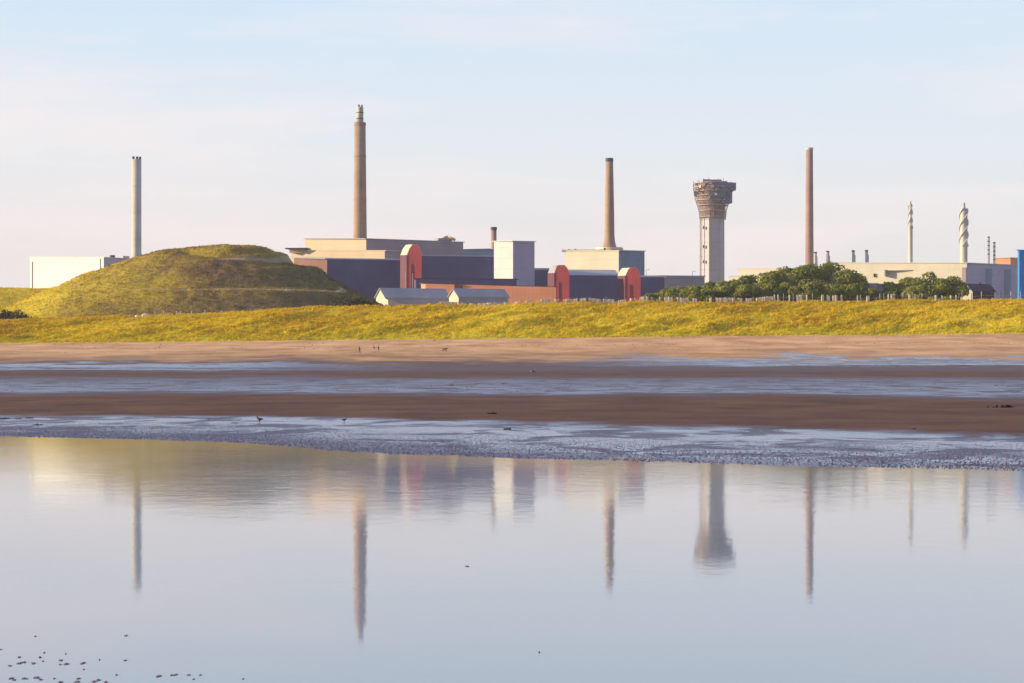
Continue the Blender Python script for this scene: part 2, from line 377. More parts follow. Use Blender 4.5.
def ground_z(X, Y):
    X = np.asarray(X, float); Y = np.asarray(Y, float)
    return np.full(X.shape, 17.0) if X.shape else 17.0

def fan(name, Ys, U, halfw, zf, mat, tintf=None, smooth=True):
    Ys = np.asarray(Ys); U = np.asarray(U); nY, nU = len(Ys), len(U)
    yy = np.repeat(Ys, nU); xx = np.tile(U, nY) * np.repeat(halfw(Ys), nU)
    v = np.stack([xx, yy, zf(xx, yy)], 1)
    i = (np.arange(nY - 1)[:, None] * nU + np.arange(nU - 1)[None]).ravel()
    f = np.stack([i, i + 1, i + nU + 1, i + nU], 1)
    me = np_mesh(name, v, f, tintf(xx, yy, v[:, 2]) if tintf else None)
    o = link(name, me, mat, smooth=smooth); return o
Lg = lambda y: (np.log(np.maximum(y, 30)) - math.log(30)) / (math.log(620) - math.log(30))
def beach_tint(x, y, z):
    e = I(x, EDGE); ys = np.where(y < 150, y + (48 - e) * np.where(e < 48, 1.7, 1.0) * np.clip((150 - y) / 90, 0, 1), y)
    return Lg(ys)
Ys = np.concatenate([np.linspace(-90, 8, 8), np.geomspace(10, 605, 430)])
o = fan('beach', Ys, np.linspace(-1, 1, 420), lambda y: np.maximum(110, np.abs(y) * .62), beach_z, M['beach'], beach_tint)
tag(o, 'wide tidal beach of brown sand in dry, damp and wet blue bands', kind='structure')
Uc = np.concatenate([np.linspace(-1, -.43, 60)[:-1], np.linspace(-.43, .43, 600), np.linspace(.43, 1, 60)[1:]])
o = fan('dune_bank', np.linspace(574, 676, 110), Uc, lambda y: y * .7, dune_z, M['gold_ground'])
tag(o, 'long bank of golden dune grass between beach and works', kind='structure')
def hill_tint(x, y, z):
    r, c = hill_rc(x, y); r = r + hash_noise(x, y, 22, 9) * 3
    a = np.exp(-((r - 25.2) / 1.3) ** 2) * np.clip((c + .15) * 4, 0, 1) * (y < YH + 5)
    d = shelf_d(x, y) + hash_noise(x, y, 18, 14) * .05
    b = np.exp(-((d - .93) / .028) ** 2) * (y < 765) * np.clip((x + 165) / 60, .15, 1)
    return np.clip(a + b, 0, 1) * .8 * (.7 + hash_noise(x, y, 5, 15) * .8)
o = fan('hill', np.linspace(668, 930, 230), np.linspace(-1, 1, 520), lambda y: np.full_like(y, 235.0), lambda x, y: hill_z(x - 175, y), M['hill_ground'])
# shift the sheet sideways so that its grid centres on the mound
me = o.data; co = np.empty(len(me.vertices) * 3, np.float32); me.vertices.foreach_get('co', co); co = co.reshape(-1, 3); co[:, 0] -= 175
me.vertices.foreach_set('co', co.ravel()); a = me.attributes.new('tint', 'FLOAT', 'POINT'); a.data.foreach_set('value', hill_tint(co[:, 0], co[:, 1], co[:, 2]).astype(np.float32)); me.update()
tag(o, 'terraced grassy mound with worn tracks beside the works', kind='structure')
o = fan('ground', np.geomspace(660, 3200, 40), np.linspace(-1, 1, 60), lambda y: np.full_like(y, 1650.0), lambda x, y: np.full_like(x, 16.6), M['plateau'])
tag(o, kind='structure')
me = np_mesh('pool_water', [(-110, -85, 0), (110, -85, 0), (110, 102, 0), (-110, 102, 0)], [(0, 1, 2, 3)])
tag(link('pool_water', me, M['water']), 'still shallow pool mirroring the works', kind='structure')

# ------------------------------------------------------------------ grass tufts, worm casts
def tufts(name, X, Y, Z, h0, h1, wd, nb, lean, mat, spread):
    n = len(X); hh = rng.uniform(h0, h1, n); tint = rng.random(n); V = []; T = []
    for k in range(nb):
        a = rng.uniform(0, 2 * PI, n); bx = X + rng.normal(0, spread, n); by = Y + rng.normal(0, spread, n); h = hh * rng.uniform(.6, 1.1, n)
        dx = np.cos(a) * wd * .5; dy = np.sin(a) * wd * .5
        lx = lean * h + rng.normal(0, .22, n) * h; ly = rng.normal(0, .25, n) * h
        z = Z - .15
        V.append(np.stack([np.stack([bx - dx, by - dy, z], 1), np.stack([bx + dx, by + dy, z], 1), np.stack([bx + dx * .7 + lx * .5, by + dy * .7 + ly * .4, z + h * .62], 1), np.stack([bx + lx, by + ly, z + h], 1)], 1).reshape(-1, 3))
        T.append(np.repeat(np.clip(tint + rng.normal(0, .1, n), 0, 1), 4))
    V = np.concatenate(V); T = np.concatenate(T); i = np.arange(0, len(V), 4)
    f = np.concatenate([np.stack([i, i + 1, i + 2], 1), np.stack([i, i + 2, i + 3], 1)])
    return link(name, np_mesh(name, V, f, T), mat)
n = 72000; Yd = np.where(rng.random(n) < .02, rng.uniform(577, 588, n), rng.uniform(585, 668, n)); Pd = rng.uniform(-160, 1184, n); Xd = WX(Pd, Yd)
keep = hash_noise(Xd, Yd, 5, 31) + rng.uniform(-.3, .5, n) > -.1; Xd, Yd = Xd[keep], Yd[keep]
o = tufts('dune_grass', Xd, Yd, dune_z(Xd, Yd), .4, 1.0, .22, 5, .55, M['gold_grass'], .3)
tag(o, 'windswept golden marram grass covering the dune bank', 'grass', kind='stuff')
n = 52000; Yd = rng.uniform(668, 840, n); Xd = rng.uniform(-290, -20, n)
zz = hill_z(Xd, Yd); kp = hill_tint(Xd, Yd, zz) < .25; Xd, Yd = Xd[kp], Yd[kp]
o = tufts('hill_grass', Xd, Yd, hill_z(Xd, Yd), .3, .7, .28, 4, .3, M['hill_grass'], .35)
tag(o, 'rough brown and yellow grass on the terraced mound', 'grass', kind='stuff')
# flotsam specks strewn in lines over the sand
def specks(X, Y, r, hz):
    Z = beach_z(X, Y); n = len(X); V = []
    for k in range(5):
        a = 2 * PI * k / 5 + rng.uniform(0, .8, n); V.append(np.stack([X + r * 1.5 * np.cos(a), Y + r * np.sin(a), Z - .02], 1))
    V.append(np.stack([X + r * .2, Y, Z + r * hz], 1)); V = np.stack(V, 1).reshape(-1, 3); b = np.arange(n) * 6
    return V, np.concatenate([np.stack([b + k, b + (k + 1) % 5, b + 5], 1) for k in range(5)])
Px = []; Py = []; Pr = []
for n_, y0, sp_, r0, r1 in ((420, 538, 3, .08, .22), (260, 505, 8, .07, .18), (160, 566, 6, .08, .25), (260, 172, 16, .03, .09), (160, 140, 5, .03, .08), (110, 100, 14, .02, .06)):
    x = rng.uniform(-.36, .36, n_) * y0; Px.append(x); Py.append(y0 + rng.normal(0, sp_, n_) + hash_noise(x, x * 0, 40, 51) * y0 * .03); Pr.append(rng.uniform(r0, r1, n_) * rng.random(n_) ** .5)
V, f = specks(np.concatenate(Px), np.concatenate(Py), np.concatenate(Pr), .8)
tag(link('tide_wrack', np_mesh('tide_wrack', V, f), M['weed']), 'dark specks of weed and flotsam strewn in lines on the sand', 'tide wrack', kind='stuff')
# worm casts along the pool edge
n = 60000; Xc = rng.uniform(-26, 20, n); e = I(Xc, EDGE); Yc = e + rng.random(n) ** 1.15 * (15 + hash_noise(Xc, Xc * 0, 5, 41) * 7) - .3; Zc = beach_z(Xc, Yc)
r = rng.uniform(.009, .028, n) * np.clip(1.3 - (Yc - e) / 20, .5, 1.2); h = r * rng.uniform(.5, 1.0, n); V = []
for k in range(5):
    a = 2 * PI * k / 5 + rng.uniform(0, .8, n); V.append(np.stack([Xc + r * 1.1 * np.cos(a), Yc + r * np.sin(a), Zc - .01], 1))
V.append(np.stack([Xc + r * .2, Yc, Zc + h], 1)); V = np.stack(V, 1).reshape(-1, 3); b = np.arange(n) * 6
f = np.concatenate([np.stack([b + k, b + (k + 1) % 5, b + 5], 1) for k in range(5)])
tag(link('worm_casts', np_mesh('worm_casts', V, f, np.repeat(rng.random(n), 6)), M['cast']), 'tiny wet sand worm casts along the pool edge', 'worm casts', kind='stuff')

# ------------------------------------------------------------------ trees and bushes
def leaf_cloud(cent, radii, n, size):
    cent = np.asarray(cent, float); radii = np.asarray(radii, float)
    w = (radii[:, 0] * radii[:, 2]); idx = rng.choice(len(cent), n, p=w / w.sum())
    d = rng.normal(0, 1, (n, 3)); d /= np.linalg.norm(d, axis=1)[:, None]
    rr = rng.uniform(.55, 1.06, n) ** .6
    P = cent[idx] + d * radii[idx] * rr[:, None]
    nn = d + rng.normal(0, .7, (n, 3)); nn /= np.linalg.norm(nn, axis=1)[:, None]
    u = np.cross(nn, rng.normal(0, 1, (n, 3))); u /= np.linalg.norm(u, axis=1)[:, None]; w2 = np.cross(nn, u)
    s = rng.uniform(.5, 1.2, n)[:, None] * size
    V = np.stack([P - u * s - w2 * s * .55, P + u * s * .9 - w2 * s * .4, P + u * s + w2 * s * .6, P - u * s * .8 + w2 * s * .5], 1).reshape(-1, 3)
    b = np.arange(n) * 4; ct = rng.random(len(cent))
    return V, np.stack([b, b + 1, b + 2, b + 3], 1), np.repeat(np.clip(ct[idx] * .7 + rng.random(n) * .3, 0, 1), 4)
def tree(px, ytop, wpx, D, label, mat='leaf', name='broadleaf_tree', group='trees between the dune and the works', base=17.0, n=13000, cat='tree'):
    X = WX(px, D); H = WZ(ytop, D) - base; Rr = wpx * D / F / 2
    root = empty(name, (X, D, base)); tag(root, label, cat, group)
    cl = []; rd = []; Rr *= 1.6; low = H * .06
    for k in range(56):
        a = rng.uniform(0, 2 * PI); t = rng.uniform(0, 1); prof = math.sqrt(max(0, 1 - max(0, (t - .3) / .72) ** 2)); rad = Rr * prof * math.sqrt(rng.uniform(.15, 1))
        q = Rr * rng.uniform(.2, .38); cl.append((rad * math.cos(a), rad * math.sin(a), low + (H - low - q * .6) * t)); rd.append((q * 1.15, q, q * rng.uniform(.6, .85)))
    cl.append((rng.uniform(-.15, .15) * Rr, 0, H - Rr * .22)); rd.append((Rr * .3, Rr * .3, Rr * .22))
    V, f, t = leaf_cloud(cl, rd, n, .46)
    link('crown', np_mesh('crown', V, f, t), M[mat], root)
    tb = MB(); tb.tube((0, 0, -.4), (0, 0, H * .45), .34, .22, 8)
    for c in cl[:9]: tb.tube((0, 0, H * rng.uniform(.15, .4)), c, .15, .05, 5)
    tb.build('trunk', M['bark'], root, True)
    return root
TR = [ # px, top, width, D, label
 (654, 293.0, 18, 800, 'low wide bush in front of the dark blue wall, leftmost of the row'),
 (673, 287.0, 24, 840, 'rounded dark tree in front of the pinkish grey wall'),
 (693, 285.5, 22, 820, 'small tree just left of the foot of the concrete tower'),
 (712, 283.0, 24, 845, 'small rounded tree right in front of the foot of the concrete tower'),
 (731, 279.5, 26, 815, 'low tree just right of the foot of the concrete tower'),
 (751, 276.0, 28, 850, 'spreading tree before the left end of the low cream shed'),
 (770, 272.0, 30, 820, 'green tree in front of the middle of the low cream shed'),
 (789, 268.0, 32, 850, 'tall tree immediately left of the reddish chimney foot'),
 (808, 264.0, 34, 825, 'tallest tree of the row, standing at the foot of the reddish chimney'),
 (829, 262.5, 32, 850, 'dark rounded tree under the second small vent pipe'),
 (848, 270.0, 28, 820, 'dark tree at the right end of the big tree mass'),
 (783, 283.0, 30, 780, 'shorter tree at the front of the big tree mass, left part'),
 (838, 284.0, 30, 775, 'shorter tree at the front of the big tree mass, right part'),
 (704, 288.5, 22, 765, 'low front bush hiding the very foot of the concrete tower'),
 (726, 286.5, 24, 768, 'low front bush just right of the foot of the concrete tower'),
 (748, 284.0, 26, 762, 'low front tree before the left half of the low cream shed'),
 (766, 281.0, 26, 772, 'low front tree before the right half of the low cream shed'),
 (808, 280.0, 30, 765, 'low front tree below the reddish chimney'),
 (856, 284.0, 20, 768, 'low front bush at the right end of the big tree mass'),
 (920, 285.0, 26, 768, 'low front bush of the smaller tree mass, left one'),
 (941, 284.5, 24, 765, 'low front bush of the smaller tree mass, right one'),
 (872, 289.0, 26, 790, 'low green bush in the gap between the two tree masses'),
 (891, 281.5, 26, 820, 'rounded tree at the left of the smaller tree mass before the long cream building'),
 (910, 277.0, 28, 845, 'tree second from the left in the smaller mass before the long cream building'),
 (930, 271.5, 30, 820, 'tallest tree of the smaller mass, before the right end of the long cream building'),
 (949, 276.5, 26, 845, 'dark tree at the right of the smaller mass beside the little gabled house'),
]
for a in TR: tree(*a)
tree(7, 310, 30, 684, 'dark scrub bush at the left edge behind the dune crest', 'scrub', 'bush', 'scrub bushes', 14.5, 2600, 'bush')
tree(340, 296, 20, 690, 'dark scrub bush at the right foot of the mound', 'scrub', 'bush', 'scrub bushes', 17, 1500, 'bush')
tree(358, 297, 22, 694, 'dark scrub bush just left of the white gabled shed', 'scrub', 'bush', 'scrub bushes', 17, 1500, 'bush')

# ------------------------------------------------------------------ buildings
AL, BE = R(30), R(33); GZ = 16.6
def corners(D, xl, xc, xr, al=AL, be=BE):
    """ground plan with its near corner at column xc, the left face running to xl, the right face to xr"""
    C = Vector((WX(xc, D), D)); dl = Vector((-math.cos(al), math.sin(al))); dr = Vector((math.cos(be), math.sin(be)))
    def reach(p, d):
        k = (p - 512) / F; return (k * C.y - C.x) / (d.x - k * d.y)
    L = C + dl * reach(xl, dl); Rr = C + dr * reach(xr, dr); return C, L, Rr, L + Rr - C
def rel(root, P): return (P.x - root.location.x, P.y - root.location.y)
def strip(mb, a, b, z0, z1, out, inn=.0):
    """thin slab standing on the outside of the wall a->b"""
    a = Vector(a); b = Vector(b); d = (b - a).normalized(); nrm = Vector((d.y, -d.x))
    if nrm.y > 0 and abs(nrm.y) > .05: nrm = -nrm
    p = [a - nrm * inn, b - nrm * inn, b + nrm * out, a + nrm * out]
    mb.prism([tuple(q) for q in p], z0, z1)
def hall(name, label, D, xl, xc, xr, yt, wl, wr=None, roof='grey', al=AL, be=BE, group=None, cat='building', parapet=.5, yl=None, yr=None):
    C, L, Rr, B = corners(D, xl, xc, xr, al, be); z1 = WZ(yt, D) - GZ; z0 = -.5
    zl = WZ(yl if yl else yt, L.y) - GZ; zr = WZ(yr, Rr.y) - GZ if yr else z1; zb = zl + zr - z1
    root = empty(name, (C.x, C.y, GZ)); tag(root, label, cat, group)
    c, l, r, b = [rel(root, p) for p in (C, L, Rr, B)]
    MB().prismz([l, c, r, b], [z0] * 4, [zl - parapet, z1 - parapet, zr - parapet, zb - parapet]).build('wall', M[wl], root)
    cv, lv, rv = Vector(c), Vector(l), Vector(r)
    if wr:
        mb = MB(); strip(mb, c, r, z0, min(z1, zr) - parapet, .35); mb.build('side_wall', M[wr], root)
    mb = MB(); g = .5
    ctr = (cv + lv + rv + Vector(b)) / 4
    grow = [tuple(ctr + (Vector(p) - ctr) * (1 + 1.2 / max((Vector(p) - ctr).length, 1))) for p in (l, c, r, b)]
    mb.prismz(grow, [zl - parapet, z1 - parapet, zr - parapet, zb - parapet], [zl, z1, zr, zb]).build('roof', M[roof], root)
    return root, cv, lv, rv, Vector(b), z1
def win_row(root, a, b, z, n, w, h, mat='glass'):
    """row of windows on wall a->b: each window a part"""
    a, b = Vector(a), Vector(b); d = (b - a).normalized(); nrm = Vector((d.y, -d.x));
    if nrm.y > 0: nrm = -nrm
    for k in range(n):
        p = a.lerp(b, (k + .5) / n) + nrm * .42; MB().box((p.x, p.y, z), (w, .2, h), math.atan2(d.y, d.x)).build('window', M[mat], root)

# left: white warehouse
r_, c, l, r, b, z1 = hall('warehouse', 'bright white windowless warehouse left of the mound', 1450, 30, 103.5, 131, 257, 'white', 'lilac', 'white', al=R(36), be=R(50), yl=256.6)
MB().box((c.x + 4, c.y + 12, z1 + 1.0), (3, 3, 2), BE).build('roof_vent', M['dark'], r_); MB().box((c.x + 12, c.y + 20, z1 + .9), (5, 3, 1.8), BE).build('roof_vent', M['grey'], r_)
for t_ in (.03, .955): m = MB(); strip(m, l.lerp(c, t_), l.lerp(c, t_ + .007), 0, z1 - 1, .5); m.build('downpipe', M['lilac'], r_)
win_row(r_, c.lerp(r, .1), r, z1 - 6, 4, 2.2, 1.6)

# reactor block: three tiers
r_, c, l, r, b, z1 = hall('reactor_building', 'tan top storey block with the tall brown chimney rising behind it', 1300, 305, 366, 463, 238.3, 'tan', 'pink_grey', 'grey', al=R(30), be=R(29), yl=238.2)  # side wall colour is the tan with its shade painted in
MB().box((r.x - 13, r.y - 2, z1 + 1.2), (11, 5, 1.6), BE).build('roof_plant', M['pink_grey'], r_)
m = MB(); m.tube((r.x - 16, r.y - 2, z1 + 1.5), (r.x - 10, r.y - 2, z1 + 3.2), .9, .9, 8); m.tube((r.x - 10, r.y - 2, z1 + 3.2), (r.x - 5, r.y - 2, z1 + 1), .9, .9, 8); m.build('duct', M['tan'], r_, True)
r_, c, l, r, b, z1 = hall('turbine_hall', 'wide tan middle tier stepping out below the tan top storey', 1225, 291, 384.5, 404, 250.2, 'tan', 'pink_grey', 'tan', al=R(27), be=R(30), yl=250.0)  # shaded right face of the tan tier painted pinkish grey
m = MB(); q = l.lerp(c, .09); m.prism([(q.x - 6, q.y - 1.5), (q.x + 3, q.y - 2.5), (q.x + 5, q.y + 4), (q.x - 4, q.y + 5)], z1, z1 + 2.2); m.build('roof_cabin', M['tan'], r_)
m = MB(); m.prism([(q.x - 8.4, q.y - 4), (q.x + 6, q.y - 6), (q.x + 7, q.y + 5), (q.x - 6, q.y + 6)], z1 + 2.2, z1 + 2.9); m.build('cabin_roof', M['dark'], r_)
r_, c, l, r, b, z1 = hall('cooling_hall', 'broad dark blue clad hall left of the first red gable', 1140, 294, 327, 409, 258.4, 'sunlit_dark', 'navy', 'grey', al=R(30), be=R(14), yl=257.2)
r_, c, l, r, b, z1 = hall('cooling_hall', 'taller dark blue clad hall between the first red gable and the white block', 1135, 413, 414.5, 505.5, 254.6, 'navy', 'navy', 'pale_roof', al=R(30), be=R(12), parapet=.7)
# pale annex with a sloping roof end
D = 1180; pts = [(463, 249.8), (490, 249.2), (512.6, 255.6), (512.6, 300), (463, 300)]
root = empty('plant_annex', (WX(463, D), D, GZ)); tag(root, 'pale blue grey annex with sloping roof behind the dark hall, touching the white block', 'building')
P3 = [(WX(a, D) - root.location.x, 0, max(WZ(bb, D) - GZ, 0)) for a, bb in pts]
MB().hull(P3, (6, 34, 0)).build('wall', M['slate'], root); top = MB()
for (a1, a2) in ((0, 1), (1, 2)):
    p, q = P3[a1], P3[a2]; top.add([p, q, (q[0] + 6, 34, q[2]), (p[0] + 6, 34, p[2]), (p[0], -.3, p[2] + .4), (q[0], -.3, q[2] + .4), (q[0] + 6, 34, q[2] + .4), (p[0] + 6, 34, p[2] + .4)], [(3, 2, 1, 0), (4, 5, 6, 7), (0, 1, 5, 4), (1, 2, 6, 5), (2, 3, 7, 6), (3, 0, 4, 7)])
top.build('roof', M['pale_roof'], root)
# white block
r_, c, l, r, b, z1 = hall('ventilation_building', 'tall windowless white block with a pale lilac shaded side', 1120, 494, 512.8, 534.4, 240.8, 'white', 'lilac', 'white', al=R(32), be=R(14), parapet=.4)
m = MB(); strip(m, c.lerp(r, .02), c.lerp(r, .98), 1, 4.5, .7); m.build('plinth', M['grey'], r_)
# navy low annex
hall('control_building', 'low navy blue annex in front of the dark hall, above the orange building', 1080, 414, 416, 516.5, 278.2, 'navy', 'navy', 'dark', al=R(30), be=R(6), parapet=.5)
# orange building
r_, c, l, r, b, z1 = hall('workshop', 'long low orange building in front of the dark halls', 1030, 421, 425.5, 556, 282.9, 'orange', 'orange', 'maroon', al=R(40), be=R(-7), parapet=.35, yr=286.6)
p, q = c.lerp(r, .225), c.lerp(r, .285); m = MB(); strip(m, p, q, 0, z1 - .8, .8); m.build('door', M['maroon'], r_, label='dark recessed loading door in the orange wall')
# red gabled portals
def portal(label, D, gab, xleft, roofm):
    x0 = gab[0][0]; root = empty('gable_block', (WX(x0, D), D, GZ)); tag(root, label, 'building', 'red gabled blocks along the dark halls')
    P = [(WX(a, D) - WX(x0, D), 0, max(WZ(bb, D) - GZ, -.4)) for a, bb in gab]
    k = (xleft - 512) / F; d = Vector((-math.cos(R(38)), math.sin(R(38)))); t = (k * D - WX(x0, D)) / (d.x - k * d.y); e = (d.x * t, d.y * t, 0)
    # swing the gable so that it faces a little to the left
    P = [(x, -x * .14, z) for x, y, z in P]
    MB().hull(P, e).build('wall', M['red'], root)
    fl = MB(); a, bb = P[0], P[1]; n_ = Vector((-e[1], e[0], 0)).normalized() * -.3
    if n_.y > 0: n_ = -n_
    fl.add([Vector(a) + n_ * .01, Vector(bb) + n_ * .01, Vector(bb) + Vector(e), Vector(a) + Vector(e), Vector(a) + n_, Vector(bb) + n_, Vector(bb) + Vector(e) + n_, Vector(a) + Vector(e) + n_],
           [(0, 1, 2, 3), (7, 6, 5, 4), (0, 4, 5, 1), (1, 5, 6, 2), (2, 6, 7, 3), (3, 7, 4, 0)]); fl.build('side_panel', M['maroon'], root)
    rf = MB(); up = Vector((-.15, -.25, .35))
    for i in range(1, len(P) - 2):
        a, bb = Vector(P[i]), Vector(P[i + 1]); E = Vector(e)
        o1 = Vector((-(bb - a).z, 0, (bb - a).x)).normalized() * .09
        rf.add([a, bb, bb + E, a + E, a + o1, bb + o1, bb + E + o1, a + E + o1], [(3, 2, 1, 0), (4, 5, 6, 7), (0, 1, 5, 4), (1, 2, 6, 5), (2, 3, 7, 6), (3, 0, 4, 7)])
    rf.build('roof', M[roofm], root)
    w = MB(); xm = (P[0][0] + P[-1][0]) / 2
    for k in (-.2,): w.box((xm + k * P[-1][0] * .9, (xm + k * P[-1][0] * .9) * -.14 - .12, (P[1][2] - 4) / 2), (.7, .3, P[1][2] - 6), math.atan(-.14))
    w.build('cladding_rib', M['maroon'], root)
    return root
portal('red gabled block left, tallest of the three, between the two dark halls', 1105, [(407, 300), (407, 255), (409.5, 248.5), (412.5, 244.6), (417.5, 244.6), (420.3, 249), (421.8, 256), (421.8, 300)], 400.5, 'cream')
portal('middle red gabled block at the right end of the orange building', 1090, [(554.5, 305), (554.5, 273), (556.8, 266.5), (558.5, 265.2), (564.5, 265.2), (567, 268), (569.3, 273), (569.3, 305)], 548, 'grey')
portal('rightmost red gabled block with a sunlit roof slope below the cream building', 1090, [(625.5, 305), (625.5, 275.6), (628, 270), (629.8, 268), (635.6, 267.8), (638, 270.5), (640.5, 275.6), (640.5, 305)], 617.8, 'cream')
# dark halls along the right
hall('cooling_hall', 'narrow dark blue hall between the white block and the middle red gable', 1135, 530, 532, 553, 268, 'navy', 'navy', 'grey', al=R(30), be=R(10), parapet=1.2)
r_, c, l, r, b, z1 = hall('cooling_hall', 'dark blue hall with a grey roof strip between the middle and right red gables', 1125, 563, 565, 619.5, 274.6, 'navy', 'navy', 'grey', al=R(30), be=R(10), parapet=.4)
m = MB(); m.add([(c.x, c.y, z1), (r.x, r.y, z1 - .2), (b.x, b.y, z1), (l.x, l.y, z1), (c.x + 2, c.y + 8, z1 + 3.3), (r.x - 2, r.y + 8, z1 + 3.3)], [(0, 1, 5, 4), (1, 2, 5), (2, 3, 4, 5), (3, 0, 4), (3, 2, 1, 0)]); m.build('sloping_roof', M['grey'], r_)
win_row(r_, c.lerp(r, .3), r.lerp(c, .1), z1 - 13, 2, 2.2, 1.0, 'slate')
r_, c, l, r, b, z1 = hall('cooling_hall', 'dark blue hall with a pale roof edge right of the rightmost red gable', 1130, 634, 636, 664.2, 275.4, 'navy', 'navy', 'white', al=R(30), be=R(8), parapet=.9)
# beige shed left of the tower
hall('storage_building', 'low pinkish grey building between the dark hall and the concrete tower', 1300, 655, 660, 704, 275.3, 'pink_grey', 'pink_grey', 'grey', al=R(30), be=R(10), parapet=.5)
# cream building under the flared chimney
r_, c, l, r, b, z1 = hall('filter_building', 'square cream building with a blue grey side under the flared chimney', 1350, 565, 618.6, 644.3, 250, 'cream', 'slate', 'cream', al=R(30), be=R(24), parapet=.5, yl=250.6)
m = MB(); q = l.lerp(c, .42); m.box((q.x, q.y + 9, z1 + .8), (34, 6, 1.3), -R(8)); m.build('roof_plant', M['tan'], r_)
for k in (.08, .2, .75): p = l.lerp(c, k); MB().box((p.x, p.y + 4, z1 + 1.0), (1.2, 1.2, 2)).build('roof_vent', M['dark'], r_)
q = l.lerp(c, .62); m = MB(); m.box((q.x, q.y - .6, 21.0 + 27.5), (4.2, 1.6, 1.4), -R(12)); m.build('louvre', M['dark'], r_)
# right: cream sheds
r_, c, l, r, b, z1 = hall('storage_shed', 'low sunlit cream shed behind the trees right of the concrete tower', 1500, 738, 800, 816, 268.3, 'cream', 'cream', 'cream', al=R(28), be=R(30), parapet=.4, yl=268.5)
hall('lean_to', 'very low cream lean-to at the left end of the cream shed', 1490, 729, 741, 745, 275.6, 'cream', 'cream', 'cream', al=R(28), be=R(30), parapet=.3, yl=275.9)
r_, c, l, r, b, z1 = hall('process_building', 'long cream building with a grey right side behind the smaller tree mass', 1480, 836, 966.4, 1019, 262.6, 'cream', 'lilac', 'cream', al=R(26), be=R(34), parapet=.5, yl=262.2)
p = l.lerp(c, .385); m = MB(); dd = (c - l).normalized(); nn = Vector((dd.y, -dd.x)); q = p + nn * 2
m.prism([tuple(p + nn * .05), tuple(p + dd * 1.2 + nn * .05), tuple(p + dd * 1.2 + nn * 4.2), tuple(p + nn * 4.2)], z1 - 9, z1 - 4); m.prism([tuple(p + dd * 1.2 + nn * .05), tuple(p + dd * 20 + nn * .05), tuple(p + dd * 20 + nn * .8), tuple(p + dd * 1.2 + nn * 3.5)], z1 - 5.0, z1 - 4.4)
m.build('canopy', M['grey'], r_)
p = c.lerp(l, .0); m = MB(); strip(m, c.lerp(l, .002), c.lerp(l, .032), 0, z1 - 3.5, .5); m.build('corner_panel', M['pink_grey'], r_)
for t0, t1 in ((.34, .47), (.70, .84)):
    m = MB(); cs = [c.lerp(r, t0 + (t1 - t0) * i / 8) for i in range(9)]; dr = (r - c).normalized(); nr = Vector((dr.y, -dr.x))
    pts = [p_ + nr * (.3 + 3.0 * math.sin(PI * i / 8)) for i, p_ in enumerate(cs)]
    m.prism([tuple(p_) for p_ in pts] + [tuple(cs[-1] + nr * .05), tuple(cs[0] + nr * .05)], 0, z1 - 4); m.build('round_bay', M['slate'], r_)
for t in (.30, .05): p = l.lerp(c, t); MB().box((p.x, p.y - .8, z1 - 8), (1.4, .8, 2.6)).build('window', M['dark'], r_)
hall('store', 'low dark green-grey store between the two tree masses', 1200, 850, 861, 884, 283.6, 'sheet', 'sheet', 'sheet', al=R(20), be=R(10), parapet=.4)
hall('orange_shed', 'orange clad shed behind the grey side of the long cream building', 1665, 993.5, 1010, 1024, 257.4, 'orange', 'orange', 'cream', al=R(28), be=R(30), parapet=.4, yl=257.6)
r_, c, l, r, b, z1 = hall('blue_building', 'vivid blue clad building at the right edge of the view', 1150, 1017.6, 1019, 1075, 249.6, 'blue', 'blue', 'blue', al=R(40), be=R(12), parapet=.4)
m = MB(); strip(m, c, r, -.2, 19.5, .9); m.build('plinth', M['white'], r_)
# gabled sheds and the small house
def gable(name, label, D, xl, xc, xr, yr, ye, mg, mside, mroof, al=R(38), be=R(20), group=None, extra=None):
    C, L, Rr, B = corners(D, xl, xc, xr, al, be); ze = WZ(ye, D) - GZ; zr = WZ(yr, D) - GZ
    root = empty(name, (C.x, C.y, GZ)); tag(root, label, 'building', group)
    c, l, r, b = [Vector(rel(root, p)) for p in (C, L, Rr, B)]; e = r - c; mid = (c + l) / 2
    MB().hull([(c.x, c.y, -.5), (c.x, c.y, ze), (mid.x, mid.y, zr), (l.x, l.y, ze), (l.x, l.y, -.5)], (e.x, e.y, 0)).build('wall', M[mg], root)
    m = MB(); strip(m, c + e * .003, r, -.5, ze - .1, .12); m.build('side_wall', M[mside], root)
    rf = MB(); ov = .45; es = e.normalized() * .6
    for s_, a in ((1, c), (-1, l)):
        out = (a - mid).normalized() * ov; lo = a + out; zl = ze - (zr - ze) * ov / max((a - mid).length, .1)
        v = [(lo.x - es.x, lo.y - es.y, zl), (r.x - c.x + lo.x + es.x, r.y - c.y + lo.y + es.y, zl), (mid.x + e.x + es.x, mid.y + e.y + es.y, zr), (mid.x - es.x, mid.y - es.y, zr)]
        rf.add(v + [(x, y, z + .35) for x, y, z in v], [(0, 1, 2, 3), (7, 6, 5, 4), (0, 4, 5, 1), (1, 5, 6, 2), (2, 6, 7, 3), (3, 7, 4, 0)])
    rf.build('roof', M[mroof], root)
    return root, c, l, r, e, ze, zr
r_, c, l, r, e, ze, zr = gable('greenhouse', 'long grey roofed shed with a white gable end at the right foot of the mound', 900, 376, 385.3, 449, 288.4, 296.8, 'cream', 'grey', 'grey'); 
m = MB(); m.hull([(c.x, c.y - 1, ze - 3.2), (c.x + 12, c.y + 2, ze - 4.8), (c.x + 12, c.y + 2, ze - 4.4), (c.x, c.y - 1, ze - 1)], (1.5, -4, -.6)); m.build('lean_to_roof', M['tan'], r_)
